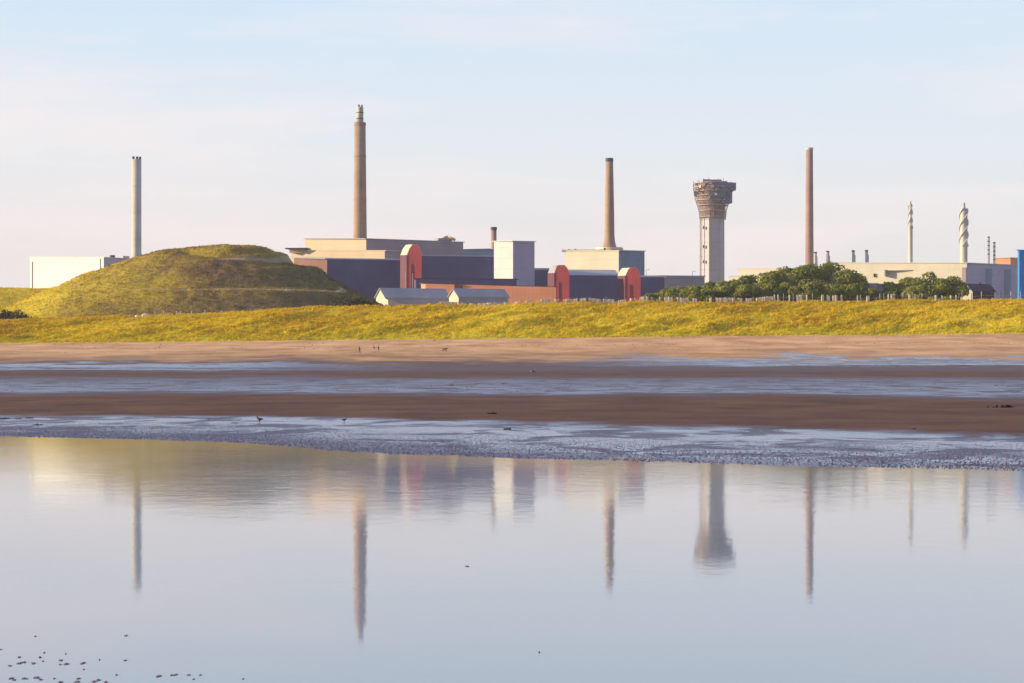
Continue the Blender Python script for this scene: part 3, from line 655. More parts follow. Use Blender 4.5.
r_, c, l, r, e, ze, zr = gable('greenhouse', 'long grey roofed shed with a white gable end in front of the orange building', 890, 449, 458.6, 508, 289.0, 296.2, 'cream', 'grey', 'grey')
r_, c, l, r, e, ze, zr = gable('house', 'small cream gabled house with a purple brown roof right of the trees', 860, 962.5, 972.5, 994, 284.3, 290.6, 'cream', 'tile', 'tile', R(30), R(24))
win_row(r_, c.lerp(r, .1), r, ze - 1.8, 3, 1.1, 1.0)
MB().box((c.x + e.x * .5 - 1.2, c.y + e.y * .5 + 1.5, zr + .1), (.8, .8, 1.6)).build('chimney', M['tile'], r_)

# ------------------------------------------------------------------ chimneys
def cyl_chimney(name, label, px, D, prof, mat, n=28, cat='chimney', group=None):
    """prof: list of (width in px, row)"""
    X = WX(px, D); root = empty(name, (X, D, GZ)); tag(root, label, cat, group)
    P = [(w * D / F / 2, WZ(y, D) - GZ) for w, y in prof]
    P = [(P[0][0], -.3)] + P if P[0][1] > 1 else P
    MB().lathe(P, n).build('shaft', M[mat], root, True)
    return root, P
def rings(root, rad, zs, mat, h=.8, out=.35):
    for z in zs: MB().lathe([(rad(z), z - h / 2), (rad(z) + out, z - h / 2), (rad(z) + out, z + h / 2), (rad(z), z + h / 2)], 28).build('band', M[mat], root)
def interp_r(P): return lambda z: float(np.interp(z, [p[1] for p in P], [p[0] for p in P]))
r_, P = cyl_chimney('chimney', 'pale straight concrete chimney behind the left shoulder of the mound', 136.6, 1660, [(9.6, 300), (9.4, 159.5)], 'conc2')
rings(r_, interp_r(P), [P[-1][1] - k * 22 for k in range(1, 6)], 'steel', .5, .12)
zt = P[-1][1]
for dx in (-2.4, .4, 2.6): MB().tube((dx, .5 * dx, zt - 1), (dx, .5 * dx, zt + 2.4), 1.0, 1.0, 10).build('flue_tip', M['dark'], r_, True)
r_, P = cyl_chimney('chimney', 'tallest brown tapering chimney with pale steel flues on top', 360.0, 1430, [(14.4, 300), (13.6, 237), (12.6, 190), (11.2, 123)], 'brick')
zt = P[-1][1]; MB().lathe([(P[-1][0] + .25, zt - 2), (P[-1][0] + .25, zt + .2), (3.2, zt + .6)], 28).build('cap', M['brick2'], r_)
m = MB(); m.lathe([(2.4, zt), (2.4, zt + 11.4), (2.0, zt + 11.6)], 18); m.build('flue', M['steel'], r_, True)
for a in (0, 2.1, 4.2): MB().tube((1.4 * math.cos(a), 1.4 * math.sin(a), zt + 11), (1.4 * math.cos(a), 1.4 * math.sin(a), zt + 13), .6, .55, 8).build('flue_tip', M['dark'], r_, True)
rings(r_, lambda z: 2.4, [zt + 3, zt + 7.3], 'dark', .5, .3); rings(r_, interp_r(P), [zt - 24, zt - 55], 'brick2', .8, .2)
r_, P = cyl_chimney('chimney', 'short brown stack just behind the tall white block', 493.8, 1200, [(5.6, 300), (5.4, 227.5)], 'brick2')
MB().lathe([(P[-1][0] + .3, P[-1][1] - 1.5), (P[-1][0] + .3, P[-1][1] + .2), (1.1, P[-1][1] + .3)], 24).build('cap', M['dark'], r_)
r_, P = cyl_chimney('chimney', 'brown tapering chimney with a flared foot on the square cream building', 609.4, 1380, [(28, 300), (26, 249.5), (24, 248.3), (13.8, 246.8), (11.3, 241.5), (10.2, 236), (9.6, 215), (8.4, 185), (7.3, 158.5)], 'brick')
MB().lathe([(P[-1][0] + .2, P[-1][1] - 2.2), (P[-1][0] + .2, P[-1][1] + .2), (1.4, P[-1][1] + .3)], 24).build('cap', M['dark'], r_)
MB().lathe([(9.4, P[2][1] - .2), (9.4, P[2][1] + 1.2), (8.8, P[2][1] + 1.2)], 28).build('deck', M['cream'], r_)
r_, P = cyl_chimney('chimney', 'slim reddish chimney rising above the tallest tree', 809.4, 1575, [(8.8, 300), (8.4, 260), (7.6, 200), (7.0, 149.5)], 'brick2')
MB().lathe([(P[-1][0] + .25, P[-1][1] - .4), (P[-1][0] + .25, P[-1][1] + 1.3), (1.6, P[-1][1] + 1.4)], 24).build('cap', M['conc'], r_)
rings(r_, interp_r(P), [P[-1][1] - 28, P[-1][1] - 54], 'brick', .7, .15)
for px, yt, side in ((815.4, 251.3, 'leftmost of the four short vent pipes, right beside the reddish chimney'), (827.8, 250.3, 'second short vent pipe from the left, above the dark rounded tree'), (853.3, 249.6, 'third short vent pipe from the left, above the left part of the long cream building'), (866.6, 249.4, 'rightmost of the four short vent pipes on the long cream building')):
    r_, P = cyl_chimney('vent_pipe', side, px, 1580, [(2.9, 300), (2.8, yt + 1)], 'steel', 14, 'vent pipe', 'short vent pipes on the cream roofs')
    MB().lathe([(P[-1][0] + .2, P[-1][1] - .8), (P[-1][0] + .2, P[-1][1] + .3), (.8, P[-1][1] + .3)], 14).build('cap', M['dark'], r_)
    MB().tube((1.3, -.9, P[-1][1] - 12), (1.3, -.9, P[-1][1] - 3.5), .35, .35, 8).build('pipe', M['grey'], r_, True)  # added rod standing in for the shaded right side of the vent
def strake(root, P, z0, z1, turns, nst, w, mat):
    rf = interp_r(P)
    for s_ in range(nst):
        m = MB(); N = int(26 * turns); v = []; f = []
        for i in range(N + 1):
            t = i / N; z = z0 + (z1 - z0) * t; a = 2 * PI * (turns * t + s_ / nst); rr = rf(z)
            for ra, dz in ((rr - .1, -.5), (rr + w, -.35), (rr + w, .35), (rr - .1, .5)): v.append((ra * math.cos(a), ra * math.sin(a), z + dz))
        for i in range(N):
            for k in range(4): q = (k + 1) % 4; f.append((4 * i + k, 4 * i + q, 4 * i + 4 + q, 4 * i + 4 + k))
        m.add(v, f).build('strake', M[mat], root)
r_, P = cyl_chimney('steel_stack', 'slim pale stack with spiral fins near its top on the long cream building', 910.4, 1545, [(4.6, 300), (4.5, 226), (3.6, 222), (3.5, 204)], 'steel', 20, 'chimney')
strake(r_, P, WZ(228, 1545) - GZ, WZ(206, 1545) - GZ, .9, 3, .5, 'conc'); MB().lathe([(.8, P[-1][1]), (.7, P[-1][1] + 2.2)], 12).build('tip', M['steel'], r_, True)
r_, P = cyl_chimney('steel_stack', 'thick pale stack wrapped in spiral fins above the corner of the long cream building', 963.8, 1530, [(7.4, 300), (7.3, 214), (6.4, 209), (3.0, 207.5), (2.6, 204)], 'steel', 24, 'chimney')
strake(r_, P, WZ(246, 1530) - GZ, WZ(209, 1530) - GZ, 1.0, 3, .85, 'conc'); MB().lathe([(.9, P[-1][1]), (.8, P[-1][1] + 1)], 12).build('tip', M['steel'], r_, True)
for px, yt, lb in ((988.6, 236.5, 'taller of the two thin banded stacks by the orange shed'), (994.3, 242, 'shorter of the two thin banded stacks by the orange shed')):
    r_, P = cyl_chimney('thin_stack', lb, px, 1600, [(2.2, 300), (2.0, yt)], 'pink_grey', 14, 'chimney', 'thin banded stacks')
    rings(r_, interp_r(P), [P[-1][1] - .5 - k * 3.4 for k in range(5)], 'dark', .9, .15)

# ------------------------------------------------------------------ tower under demolition
D = 1620; X = WX(712.7, D); root = empty('concrete_tower', (X, D, GZ)); tag(root, 'massive concrete tower with a flared scaffolded head, right of centre', 'tower')
u = D / F; Zt = lambda y: WZ(y, D) - GZ
MB().lathe([(11.4 * u, -.4), (11.3 * u, Zt(260)), (11.2 * u, Zt(215))], 6, a0=R(6)).build('shaft', M['conc'], root)
for k in range(6):
    a = R(6) + k * PI / 3; MB().tube((11.45 * u * math.cos(a), 11.45 * u * math.sin(a), 0), (11.3 * u * math.cos(a), 11.3 * u * math.sin(a), Zt(216)), .45, .45, 5).build('corner_rib', M['conc'], root)
MB().lathe([(11.5 * u, Zt(218)), (12.2 * u, Zt(212)), (12.6 * u, Zt(205)), (15.0 * u, Zt(202.5)), (16.0 * u, Zt(196)), (17.2 * u, Zt(192)), (18.0 * u, Zt(188)), (17.6 * u, Zt(183.2)), (12 * u, Zt(182.4))], 16).build('head', M['rust'], root)
sf = MB()
for y, r0 in ((217, 12.6), (211, 13.6), (205.5, 15.4), (200.5, 17.2), (196, 18.0), (191.5, 18.8), (187.5, 19.4), (183.6, 19.4)):
    sf2 = MB(); r1 = (r0 - 2.6) * u; sf2.lathe([(r1, Zt(y) - .18), (r0 * u, Zt(y) - .18), (r0 * u, Zt(y) + .18), (r1, Zt(y) + .18)], 20); sf2.build('scaffold_deck', M['board'], root)
for k in range(44):
    a = 2 * PI * k / 44
    if rng.random() < .12: continue
    lv = [(12.9, 220), (13.8, 211), (15.6, 205), (17.4, 200), (18.3, 195.5), (19.3, 190), (19.4, 183 - rng.uniform(-1, 1.6))]
    for (ra, ya), (rb, yb) in zip(lv[:-1], lv[1:]):
        sf.tube((ra * u * math.cos(a), ra * u * math.sin(a), Zt(ya)), (rb * u * math.cos(a), rb * u * math.sin(a), Zt(yb)), .16, .16, 4)
    a2 = a + .14; sf.tube((18.3 * u * math.cos(a), 18.3 * u * math.sin(a), Zt(195.5)), (19.3 * u * math.cos(a2), 19.3 * u * math.sin(a2), Zt(190)), .12, .12, 4)
sf.build('scaffold_poles', M['rust'], root)
sh = MB()
for k in range(16):                                    # debris sheeting hung on the shaded side
    a = -PI / 2 - .35 + k * 2.5 / 16
    for (ra, ya, rb, yb) in ((18.6, 191, 19.2, 183.5), (17.3, 199, 18.4, 192), (15.6, 205, 17.0, 200)):
        if rng.random() < .2 + .25 * (ya > 200): continue
        da = 2.3 / 16; v = []
        for rr, yy, aa in ((ra, ya, a), (ra, ya, a + da), (rb, yb, a + da), (rb, yb, a)):
            v += [((rr + .3) * u * math.cos(aa), (rr + .3) * u * math.sin(aa), Zt(yy))]
        v2 = [(x * .985, y * .985, z) for x, y, z in v]; sh.add(v + v2, [(0, 1, 2, 3), (7, 6, 5, 4), (0, 4, 5, 1), (1, 5, 6, 2), (2, 6, 7, 3), (3, 7, 4, 0)])
sh.build('debris_sheeting', M['sheet'], root)
MB().box((16.4 * u, -2, (Zt(191) + Zt(183.4)) / 2), (10 * u, 12, Zt(183.4) - Zt(191)), R(8)).build('platform', M['sheet'], root)
MB().box((14.5 * u, -4, (Zt(203.8) + Zt(192.5)) / 2), (7 * u, 9, Zt(192.5) - Zt(203.8)), R(5)).build('platform', M['sheet'], root)
for k in range(26):
    a = rng.uniform(PI, 2 * PI); y = rng.uniform(184, 203); rr = float(np.interp(y, [184, 192, 203], [19.4, 19, 15.4])) * u
    MB().box((rr * math.cos(a), rr * math.sin(a), Zt(y)), (rng.uniform(1.2, 3.6), rng.uniform(1, 2.4), rng.uniform(1, 2.6)), a).build('work_platform', M[['rust', 'sheet', 'board', 'pink_grey'][int(rng.integers(4))]], root)
m = MB(); m.box((-7 * u, -6, Zt(181.6)), (6, 6, 2.2)); m.box((2 * u, -8, Zt(181.8)), (9, 5, 1.8)); m.box((10 * u, 2, Zt(182)), (7, 6, 1.4)); m.build('roof_plant', M['rust'], root)
m = MB()
for k in range(6): m.tube((-15 * u + 4 * k, -6, Zt(184)), (-15 * u + 4 * k, -6, Zt(180.2 - (k % 3))), .22, .22, 4)
m.build('mast', M['rust'], root)
m = MB(); m.tube((-12.9 * u, -4, 0), (-12.9 * u, -4, Zt(217)), .35, .35, 6)
for k in range(12): z = 20 + k * 5.2; m.tube((-12.9 * u, -4, z), (-11 * u, -3.4, z), .2, .2, 4)
m.build('hoist_mast', M['rust'], root)
for k, y in enumerate((228, 247, 262)): MB().box((-9.9 * u, -5.6, Zt(y)), (.8, 1.6, 2.4)).build('window', M['dark'], root)

# ------------------------------------------------------------------ masts, fences, blocks
for px, yt, lb in ((405.6, 271, 'thin pale lamp post in front of the left red gable'), (412.5, 273, 'thin pale lamp post standing just right of the left red gable centre'), (646.2, 270, 'thin dark mast above the pale roof edge of the right dark hall'), (692.3, 271.5, 'thin mast on the pinkish grey building left of the tower')):
    D = 960; root = empty('lamp_post', (WX(px, D), D, GZ)); tag(root, lb, 'lamp post', 'thin posts around the works')
    z1 = WZ(yt, D) - GZ; MB().tube((0, 0, -.2), (0, 0, z1), .16, .09, 8).build('pole', M['steel'] if px < 500 else M['dark'], root)
    m = MB(); m.tube((0, 0, z1), (.9, -.3, z1 + .15), .07, .06, 6); m.box((1.1, -.35, z1 + .12), (.9, .35, .18)); m.build('lamp_head', M['dark'], root)
def crest(px, D=641.0): return float(dune_z(WX(px, D), D))
def fence_run(label, px0, px1, solid, hgt, seed, boards=True):
    g = random.Random(seed); D = 640.5; hgt *= 1.25; root = empty('board_fence', (WX(px0, D), D, crest(px0, D))); tag(root, label, 'fence', 'pale fences along the dune crest')
    bx = MB(); px = px0; posts = []; ox, oy, oz = root.location
    while px < px1:
        w = g.uniform(1.0, 2.6) if g.random() < .55 else g.uniform(.4, .9); X0 = WX(px, D); z = crest(px, D)
        if g.random() < solid: bx.box((X0 - ox + w * .16, g.uniform(-.06, .06), z - oz + hgt / 2 * g.uniform(.86, 1.08)), (w * D / F, .22, hgt), g.uniform(.25, .6))
        else: px += g.uniform(.6, 3.2)
        px += w + .12
    if bx.v: bx.build('boards', M['board'], root)
    rl = MB(); N = max(2, int((px1 - px0) / 9))
    pp = [(WX(px0 + (px1 - px0) * i / N, D) - ox, .12, crest(px0 + (px1 - px0) * i / N, D) - oz) for i in range(N + 1)]
    for a, b in zip(pp[:-1], pp[1:]): rl.tube((a[0], a[1], a[2] + hgt * .62), (b[0], b[1], b[2] + hgt * .62), .035, .035, 4)
    rl.build('rail', M['board'], root)
    for a in pp: MB().box((a[0], a[1] + .1, a[2] + hgt * .55), (.16, .16, hgt * 1.25)).build('post', M['dark'] if g.random() < .45 else M['board'], root)
fence_run('pale board fence run on the dune crest left of the sheds, low in the grass', 440, 540, .82, .75, 1)
fence_run('pale board fence run on the dune crest below the dark halls and red gables', 541, 640, .9, 1.0, 2)
fence_run('pale board fence run on the dune crest below the concrete tower', 641, 772, .86, 1.25, 3)
fence_run('gappy pale board fence run on the dune crest below the big tree mass', 774, 880, .5, 1.75, 4)
fence_run('sparse thin post fence run on the dune crest below the smaller tree mass', 884, 960, .12, 1.6, 5)
fence_run('sparse post fence run on the dune crest in front of the blue building', 962, 1060, .10, 1.9, 6)
# pale concrete blocks and marker posts on the left crest
for px, w, h, lb in ((137.4, 1.1, .8, 'smaller of the two pale concrete blocks on the dune crest below the mound'), (145, 2.0, .85, 'larger of the two pale concrete blocks on the dune crest below the mound')):
    D = 637.0; o = MB().lump((0, 0, h * .4), (w * .62, .5, h * .8), int(px), 9, 5).build('concrete_block', M['board'], None, False); o.location = (WX(px, D), D, crest(px, D) + .25); tag(o, lb, 'block', 'pale blocks on the dune crest')
for px in (129.5, 155, 164, 176.5, 180.5, 191.5, 205, 222):
    D = 637.0; root = empty('marker_post', (WX(px, D), D, crest(px, D))); tag(root, 'short pale wooden marker post on the dune crest below the mound', 'post', 'short marker posts below the mound')
    m = MB(); m.prism([(-.14, -.14), (.14, -.14), (.14, .14), (-.14, .14)], -.2, 1.25); m.build('post', M['board'], root, bevel=.02)
    MB().lathe([(.17, 1.25), (.17, 1.31), (.02, 1.40)], 6).build('cap', M['board'], root)

# ------------------------------------------------------------------ people, dog, birds
def skin_obj(name, joints, edges, mat, parent=None, sub=1, root_i=0):
    me = bpy.data.meshes.new(name); me.from_pydata([j[:3] for j in joints], edges, []); o = link(name, me, mat, parent)
    sk = o.modifiers.new('skin', 'SKIN')
    if not me.skin_vertices: me.skin_vertices.new()
    for i, j in enumerate(joints):
        r = j[3] if len(j) > 3 else .05; r = r if isinstance(r, tuple) else (r, r); me.skin_vertices[0].data[i].radius = r; me.skin_vertices[0].data[i].use_root = (i == root_i)
    sk.use_smooth_shade = True
    sb = o.modifiers.new('sub', 'SUBSURF'); sb.levels = sub; sb.render_levels = sub
    return o
def find_D(px, py, lo=60, hi=584):
    best = None; Ds = np.linspace(lo, hi, 4000); z = beach_z(WX(px, Ds), Ds); ys = HZ - (z - EYE) * F / Ds
    i = int(np.argmin(np.abs(ys - py))); return float(Ds[i]), float(z[i])
def person(px, py, label, coat, trous, heading, stride, height=1.75):
    D, z = find_D(px, py, 430); root = empty('person', (WX(px, D), D, z), heading); tag(root, label, 'person', 'walkers on the beach')
    s = height / 1.75; root.scale = (s, s, s); st = stride
    body = [(0, 0, .95, (.15, .11)), (0, 0, 1.15, (.13, .10)), (0, .01, 1.38, (.16, .11)), (0, .01, 1.50, .055), (0, .02, 1.60, (.085, .095)), (0, .03, 1.68, (.075, .09)),
            (-.17, 0, 1.42, .055), (-.22, -st * .3, 1.15, .042), (-.21, -st * .3 + .14, .93, .03), (.17, 0, 1.42, .055), (.22, st * .3, 1.15, .042), (.21, st * .3 + .14, .93, .03),
            (-.09, 0, .88, .085), (-.09, st * .45, .50, .055), (-.09, st * .85 - .05, .10, .04), (-.09, st * .85 + .13, .035, (.035, .03)), (.09, 0, .88, .085), (.09, -st * .35, .50, .055), (.09, -st * .95, .13, .04), (.09, -st * .95 + .15, .035, (.035, .03))]
    ed = [(0, 1), (1, 2), (2, 3), (3, 4), (4, 5), (2, 6), (6, 7), (7, 8), (2, 9), (9, 10), (10, 11), (0, 12), (12, 13), (13, 14), (14, 15), (0, 16), (16, 17), (17, 18), (18, 19)]
    for w in (8, 11):                                   # palm, four fingers and a thumb
        wx, wy, wz = body[w][:3]; sg = -1 if wx < 0 else 1; p = len(body); body.append((wx, wy + .03, wz - .07, (.036, .016))); ed.append((w, p))
        for k, ln in ((-1.5, .055), (-.5, .068), (.5, .072), (1.5, .062)):
            q = len(body); body.append((wx, wy + .035 + k * .019, wz - .11, .009)); body.append((wx - sg * .012, wy + .05 + k * .019, wz - .11 - ln, .008)); ed += [(p, q), (q, q + 1)]
        q = len(body); body.append((wx - sg * .01, wy + .085, wz - .06, .011)); body.append((wx - sg * .015, wy + .10, wz - .10, .009)); ed += [(p, q), (q, q + 1)]
    skin_obj('body', body, ed, M['skin'], root)
    nose = MB(); nose.lump((0, .125, 1.60), (.014, .022, .022), 1, 6, 4)
    for sx in (-1, 1): nose.lump((sx * .032, .11, 1.635), (.012, .01, .008), 2, 6, 3); nose.lump((sx * .087, .02, 1.61), (.012, .02, .03), 3, 6, 3)
    nose.lump((0, .115, 1.565), (.025, .01, .006), 5, 6, 3); nose.build('face', M['skin'], root, True)
    jk = [(0, 0, .82, (.20, .17)), (0, 0, 1.12, (.18, .16)), (0, .01, 1.38, (.20, .165)), (0, .01, 1.47, (.08, .08)), (-.18, 0, 1.42, .075), (-.23, -st * .3, 1.15, .062), (-.215, -st * .3 + .12, .97, .048), (.18, 0, 1.42, .075), (.23, st * .3, 1.15, .062), (.215, st * .3 + .12, .97, .048)]
    skin_obj('jacket', jk, [(0, 1), (1, 2), (2, 3), (2, 4), (4, 5), (5, 6), (2, 7), (7, 8), (8, 9)], coat, root)
    tr = [(0, 0, .95, (.16, .12)), (-.09, 0, .85, .105), (-.09, st * .45, .50, .078), (-.09, st * .85 - .04, .12, .062), (.09, 0, .85, .105), (.09, -st * .35, .50, .078), (.09, -st * .93, .15, .062)]
    skin_obj('trousers', tr, [(0, 1), (1, 2), (2, 3), (0, 4), (4, 5), (5, 6)], trous, root)
    MB().lump((0, -.005, 1.70), (.098, .112, .085), 4, 12, 6).build('hair', M['hair'], root, True)
    for b_ in ((-.09, st * .85 + .05), (.09, -st * .95 + .06)): MB().lump((b_[0], b_[1], .045), (.05, .14, .05), 6, 10, 5).build('shoe', M['shoe'], root, True)
    return root
person(359.4, 353.2, 'lone walker in dark coat and dark trousers, leftmost on the beach', M['coat'], M['jean'], R(-70), .28, 1.78)
person(373.9, 352.0, 'walker in dark coat and pale trousers, left one of the pair', M['coat'], M['pale_cloth'], R(-80), .34, 1.72)
person(378.4, 352.0, 'walker in dark coat and pale trousers, right one of the pair', M['coat'], M['pale_cloth'], R(-85), .24, 1.70)
D, z = find_D(444.8, 351.6, 430); root = empty('dog', (WX(444.8, D), D, z)); tag(root, 'brown dog walking on the dry sand right of the walkers', 'dog'); root.scale = (1.35, 1.35, 1.35)
J = [(-.30, 0, .50, (.11, .10)), (0, 0, .50, (.11, .105)), (.24, 0, .50, (.13, .14)), (.38, 0, .60, (.075, .08)), (.47, 0, .70, (.07, .07)), (.56, 0, .68, (.05, .045)), (.64, 0, .66, .032),
     (-.42, 0, .56, .035), (-.56, 0, .66, .018), (-.31, .08, .40, .075), (-.22, .08, .30, .05), (-.36, .08, .19, .03), (-.33, .08, .04, .024), (-.27, .08, .02, .024),
     (-.33, -.08, .40, .075), (-.30, -.08, .29, .05), (-.46, -.08, .19, .03), (-.44, -.08, .04, .024), (-.38, -.08, .02, .024),
     (.24, .08, .36, .05), (.30, .08, .20, .03), (.33, .08, .03, .024), (.38, .08, .02, .022), (.22, -.08, .36, .05), (.16, -.08, .20, .03), (.12, -.08, .03, .024), (.17, -.08, .02, .022)]
E = [(0, 1), (1, 2), (2, 3), (3, 4), (4, 5), (5, 6), (0, 7), (7, 8), (0, 9), (9, 10), (10, 11), (11, 12), (12, 13), (0, 14), (14, 15), (15, 16), (16, 17), (17, 18), (2, 19), (19, 20), (20, 21), (21, 22), (2, 23), (23, 24), (24, 25), (25, 26)]
skin_obj('body', J, E, M['fur'], root, root_i=1)
for s_ in (-1, 1): MB().lump((.45, s_ * .065, .72), (.035, .015, .06), 3, 7, 4).build('ear', M['hair'], root, True)
def bird(px, py, label, s, rz):
    D, z = find_D(px, py, 40, 140); root = empty('wading_bird', (WX(px, D), D, z), rz); tag(root, label, 'bird', 'birds on the wet sand'); root.scale = (s, s, s)
    J = [(-.14, 0, .135, .012), (-.07, 0, .14, (.035, .035)), (0, 0, .14, (.05, .055)), (.06, 0, .155, (.04, .045)), (.085, 0, .195, .022), (.10, 0, .225, .027), (.125, 0, .225, .014),
         (0, .02, .08, .008), (0, .02, .01, .006), (.03, .02, .004, .006), (0, -.02, .08, .008), (.01, -.02, .01, .006), (.04, -.02, .004, .006)]
    skin_obj('body', J, [(0, 1), (1, 2), (2, 3), (3, 4), (4, 5), (5, 6), (2, 7), (7, 8), (8, 9), (2, 10), (10, 11), (11, 12)], M['feather'], root, root_i=2)
    MB().tube((.12, 0, .225), (.19, 0, .212), .007, .002, 6).build('bill', M['bill'], root, True)
bird(259.5, 423.0, 'dark wading bird on the edge of the blue water film, left of centre', 1.05, R(160)); bird(344.2, 422.5, 'tiny dark wading bird near the water film right of the larger bird', .7, R(10))

# ------------------------------------------------------------------ seaweed, stones, sand lumps
def heap(name, px, py, wm, hm, n, label, cat, seed, mat='weed', lo=40):
    D, z = find_D(px, py, lo); g = random.Random(seed); m = MB()
    for k in range(n):
        t = g.uniform(-.5, .5); m.lump((t * wm, g.uniform(-.5, .5) * wm * .25, hm * g.uniform(.05, .35)), (wm / n * g.uniform(.7, 1.8), wm / n * g.uniform(.6, 1.5), hm * g.uniform(.25, .6)), seed * 31 + k)
    o = m.build(name, M[mat], None, True); o.location = (WX(px, D), D, z); tag(o, label, cat); return o
heap('seaweed_heap', 1001, 407.5, 1.25, .15, 16, 'long low heap of black seaweed on the brown sand at the right edge', 'seaweed', 3)
heap('seaweed_heap', 491.5, 414.0, .32, .09, 6, 'small black seaweed lump on the brown sand near centre', 'seaweed', 5)
heap('seaweed_heap', 507.5, 429.6, .22, .07, 5, 'small black seaweed lump in the blue water film near centre', 'seaweed', 6)
heap('seaweed_heap', 914.5, 429.2, .14, .05, 4, 'tiny dark seaweed lump on the brown sand right of centre', 'seaweed', 7)
heap('seaweed_heap', 8, 418.6, 1.0, .05, 16, 'dark seaweed line at the far left edge of the water film', 'seaweed', 8)
heap('seaweed_heap', 29.5, 418.2, .30, .05, 6, 'short dark seaweed piece just right of the line at the far left', 'seaweed', 9)
heap('seaweed_heap', 36, 425.0, .38, .05, 7, 'thin dark seaweed strip nearest the pool at far left', 'seaweed', 10)
for px, py, w, lb in ((533.5, 371.8, .7, 'dark stone on the upper wet flat right of centre'), (451, 385.8, .35, 'leftmost of three small dark stones on the middle wet band'), (475, 384.4, .3, 'middle one of three small dark stones on the middle wet band'), (502.5, 383.6, .35, 'rightmost of three small dark stones on the middle wet band'), (996, 385.6, .3, 'small dark stone on the middle wet band at the right edge'), (562, 335.8, .8, 'dark stone at the foot of the dune bank right of centre'), (332, 337.5, .8, 'dark clump at the foot of the dune bank left of centre')):
    heap('stone', px, py, w, w * .35, 4, lb, 'stone', int(px), 'stone', 80)
# bits breaking the pool surface
def pool_bit(px, py, w, h, label, seed, group=None, name='sand_lump'):
    h *= .75; w *= .85
    D = EYE * F / (py - HZ); g = random.Random(seed); m = MB(); s_ = D / F
    for k in range(3): m.lump((g.uniform(-.35, .35) * w * s_, g.uniform(-.3, .3) * w * s_ * 1.5, 0), (w * s_ * g.uniform(.22, .36), w * s_ * g.uniform(.5, .9), h * s_ * g.uniform(.6, 1.0)), seed * 7 + k, 9, 5)
    o = m.build(name, M['stone'], None, True); o.location = (WX(px, D), D, 0); tag(o, label, 'sand lump', group)
pool_bit(467, 566.5, 5, 1.4, 'tiny dark bit floating alone on the pool left of centre', 1); pool_bit(538.6, 652.5, 3.5, 1.8, 'tiny dark bit floating alone near the bottom centre of the pool', 2)
g1 = [(10, 665.8, 5), (19.5, 663.5, 9), (24, 662.3, 5), (33, 663.8, 7), (19, 657.3, 4), (40, 657.5, 4), (42, 661.5, 4), (61, 660.5, 5), (66, 664, 8), (60, 664.8, 4), (83.5, 663.5, 9), (84, 669.5, 3), (65, 653.8, 3), (44, 652.8, 3), (35, 636.3, 3), (1, 649.5, 3), (125, 660.5, 4), (100, 660, 3), (125, 635.8, 5), (10, 678.5, 7), (14, 680, 5), (25, 678.8, 7), (37, 677.8, 8), (41, 679.5, 6), (53, 678.8, 5), (60, 682.3, 8), (77, 681.8, 8), (93, 681.8, 9), (98.5, 680, 6), (107, 682, 7), (78, 678.8, 5), (117, 675, 4)]
for i, (px, py, w) in enumerate(g1): pool_bit(px, py, w, 1.5, 'little dark sand lump breaking the pool surface in the bottom left cluster', 50 + i, 'sand lumps in the bottom left cluster')
for i, (px, py, w) in enumerate([(160, 676, 10), (174, 675, 8), (188, 675.2, 5), (200, 675, 4), (194, 679.3, 3), (243, 679, 3)]): pool_bit(px, py, w, 1.3, 'little dark sand lump in the short line right of the bottom left cluster', 90 + i, 'sand lumps in the short line')

# pieces that belong to a part rather than to the whole thing
UNDER = {'cabin_roof': 'roof_cabin', 'roof_vent': 'roof', 'roof_plant': 'roof', 'duct': 'roof', 'lamp_head': 'pole', 'flue_tip': 'flue', 'window': 'wall', 'downpipe': 'wall', 'door': 'wall',
         'louvre': 'wall', 'canopy': 'wall', 'round_bay': 'wall', 'corner_panel': 'wall', 'plinth': 'wall', 'chimney': 'roof', 'cladding_rib': 'wall', 'ear': 'body', 'bill': 'body', 'strake': 'shaft', 'corner_rib': 'shaft'}
base = lambda o: o.name.split('.')[0]
kids = {}
for o in sc.objects:
    if o.parent is not None: kids.setdefault(o.parent, []).append(o)
for rt, ch in kids.items():
    if rt.type != 'EMPTY': continue
    for c_ in ch:
        for p_ in ch:
            if p_ is not c_ and base(p_) == UNDER.get(base(c_)): c_.parent = p_; break
# ------------------------------------------------------------------ haze
HAZE = True
if HAZE:
    me = bpy.data.meshes.new('haze'); o = link('haze', me, None); bm = bmesh.new(); bmesh.ops.create_cube(bm, size=1)
    x0, x1, y0, y1, zz0, zz1 = -1700, 1700, -95, 3260, -1.6, 192
    for v in bm.verts: v.co = ((x0 + x1) / 2 + v.co.x * (x1 - x0), (y0 + y1) / 2 + v.co.y * (y1 - y0), (zz0 + zz1) / 2 + v.co.z * (zz1 - zz0))
    bm.to_mesh(me); bm.free()
    hm = bpy.data.materials.new('haze'); hm.use_nodes = True; t = hm.node_tree; t.nodes.clear(); out = t.nodes.new('ShaderNodeOutputMaterial'); pv = t.nodes.new('ShaderNodeVolumePrincipled')
    pv.inputs['Color'].default_value = (.93, .94, 1.0, 1); pv.inputs['Density'].default_value = .00007; pv.inputs['Anisotropy'].default_value = .0
    t.links.new(pv.outputs[0], out.inputs['Volume']); me.materials.append(hm); tag(o, 'thin evening haze over the works and beach', 'haze', kind='stuff')

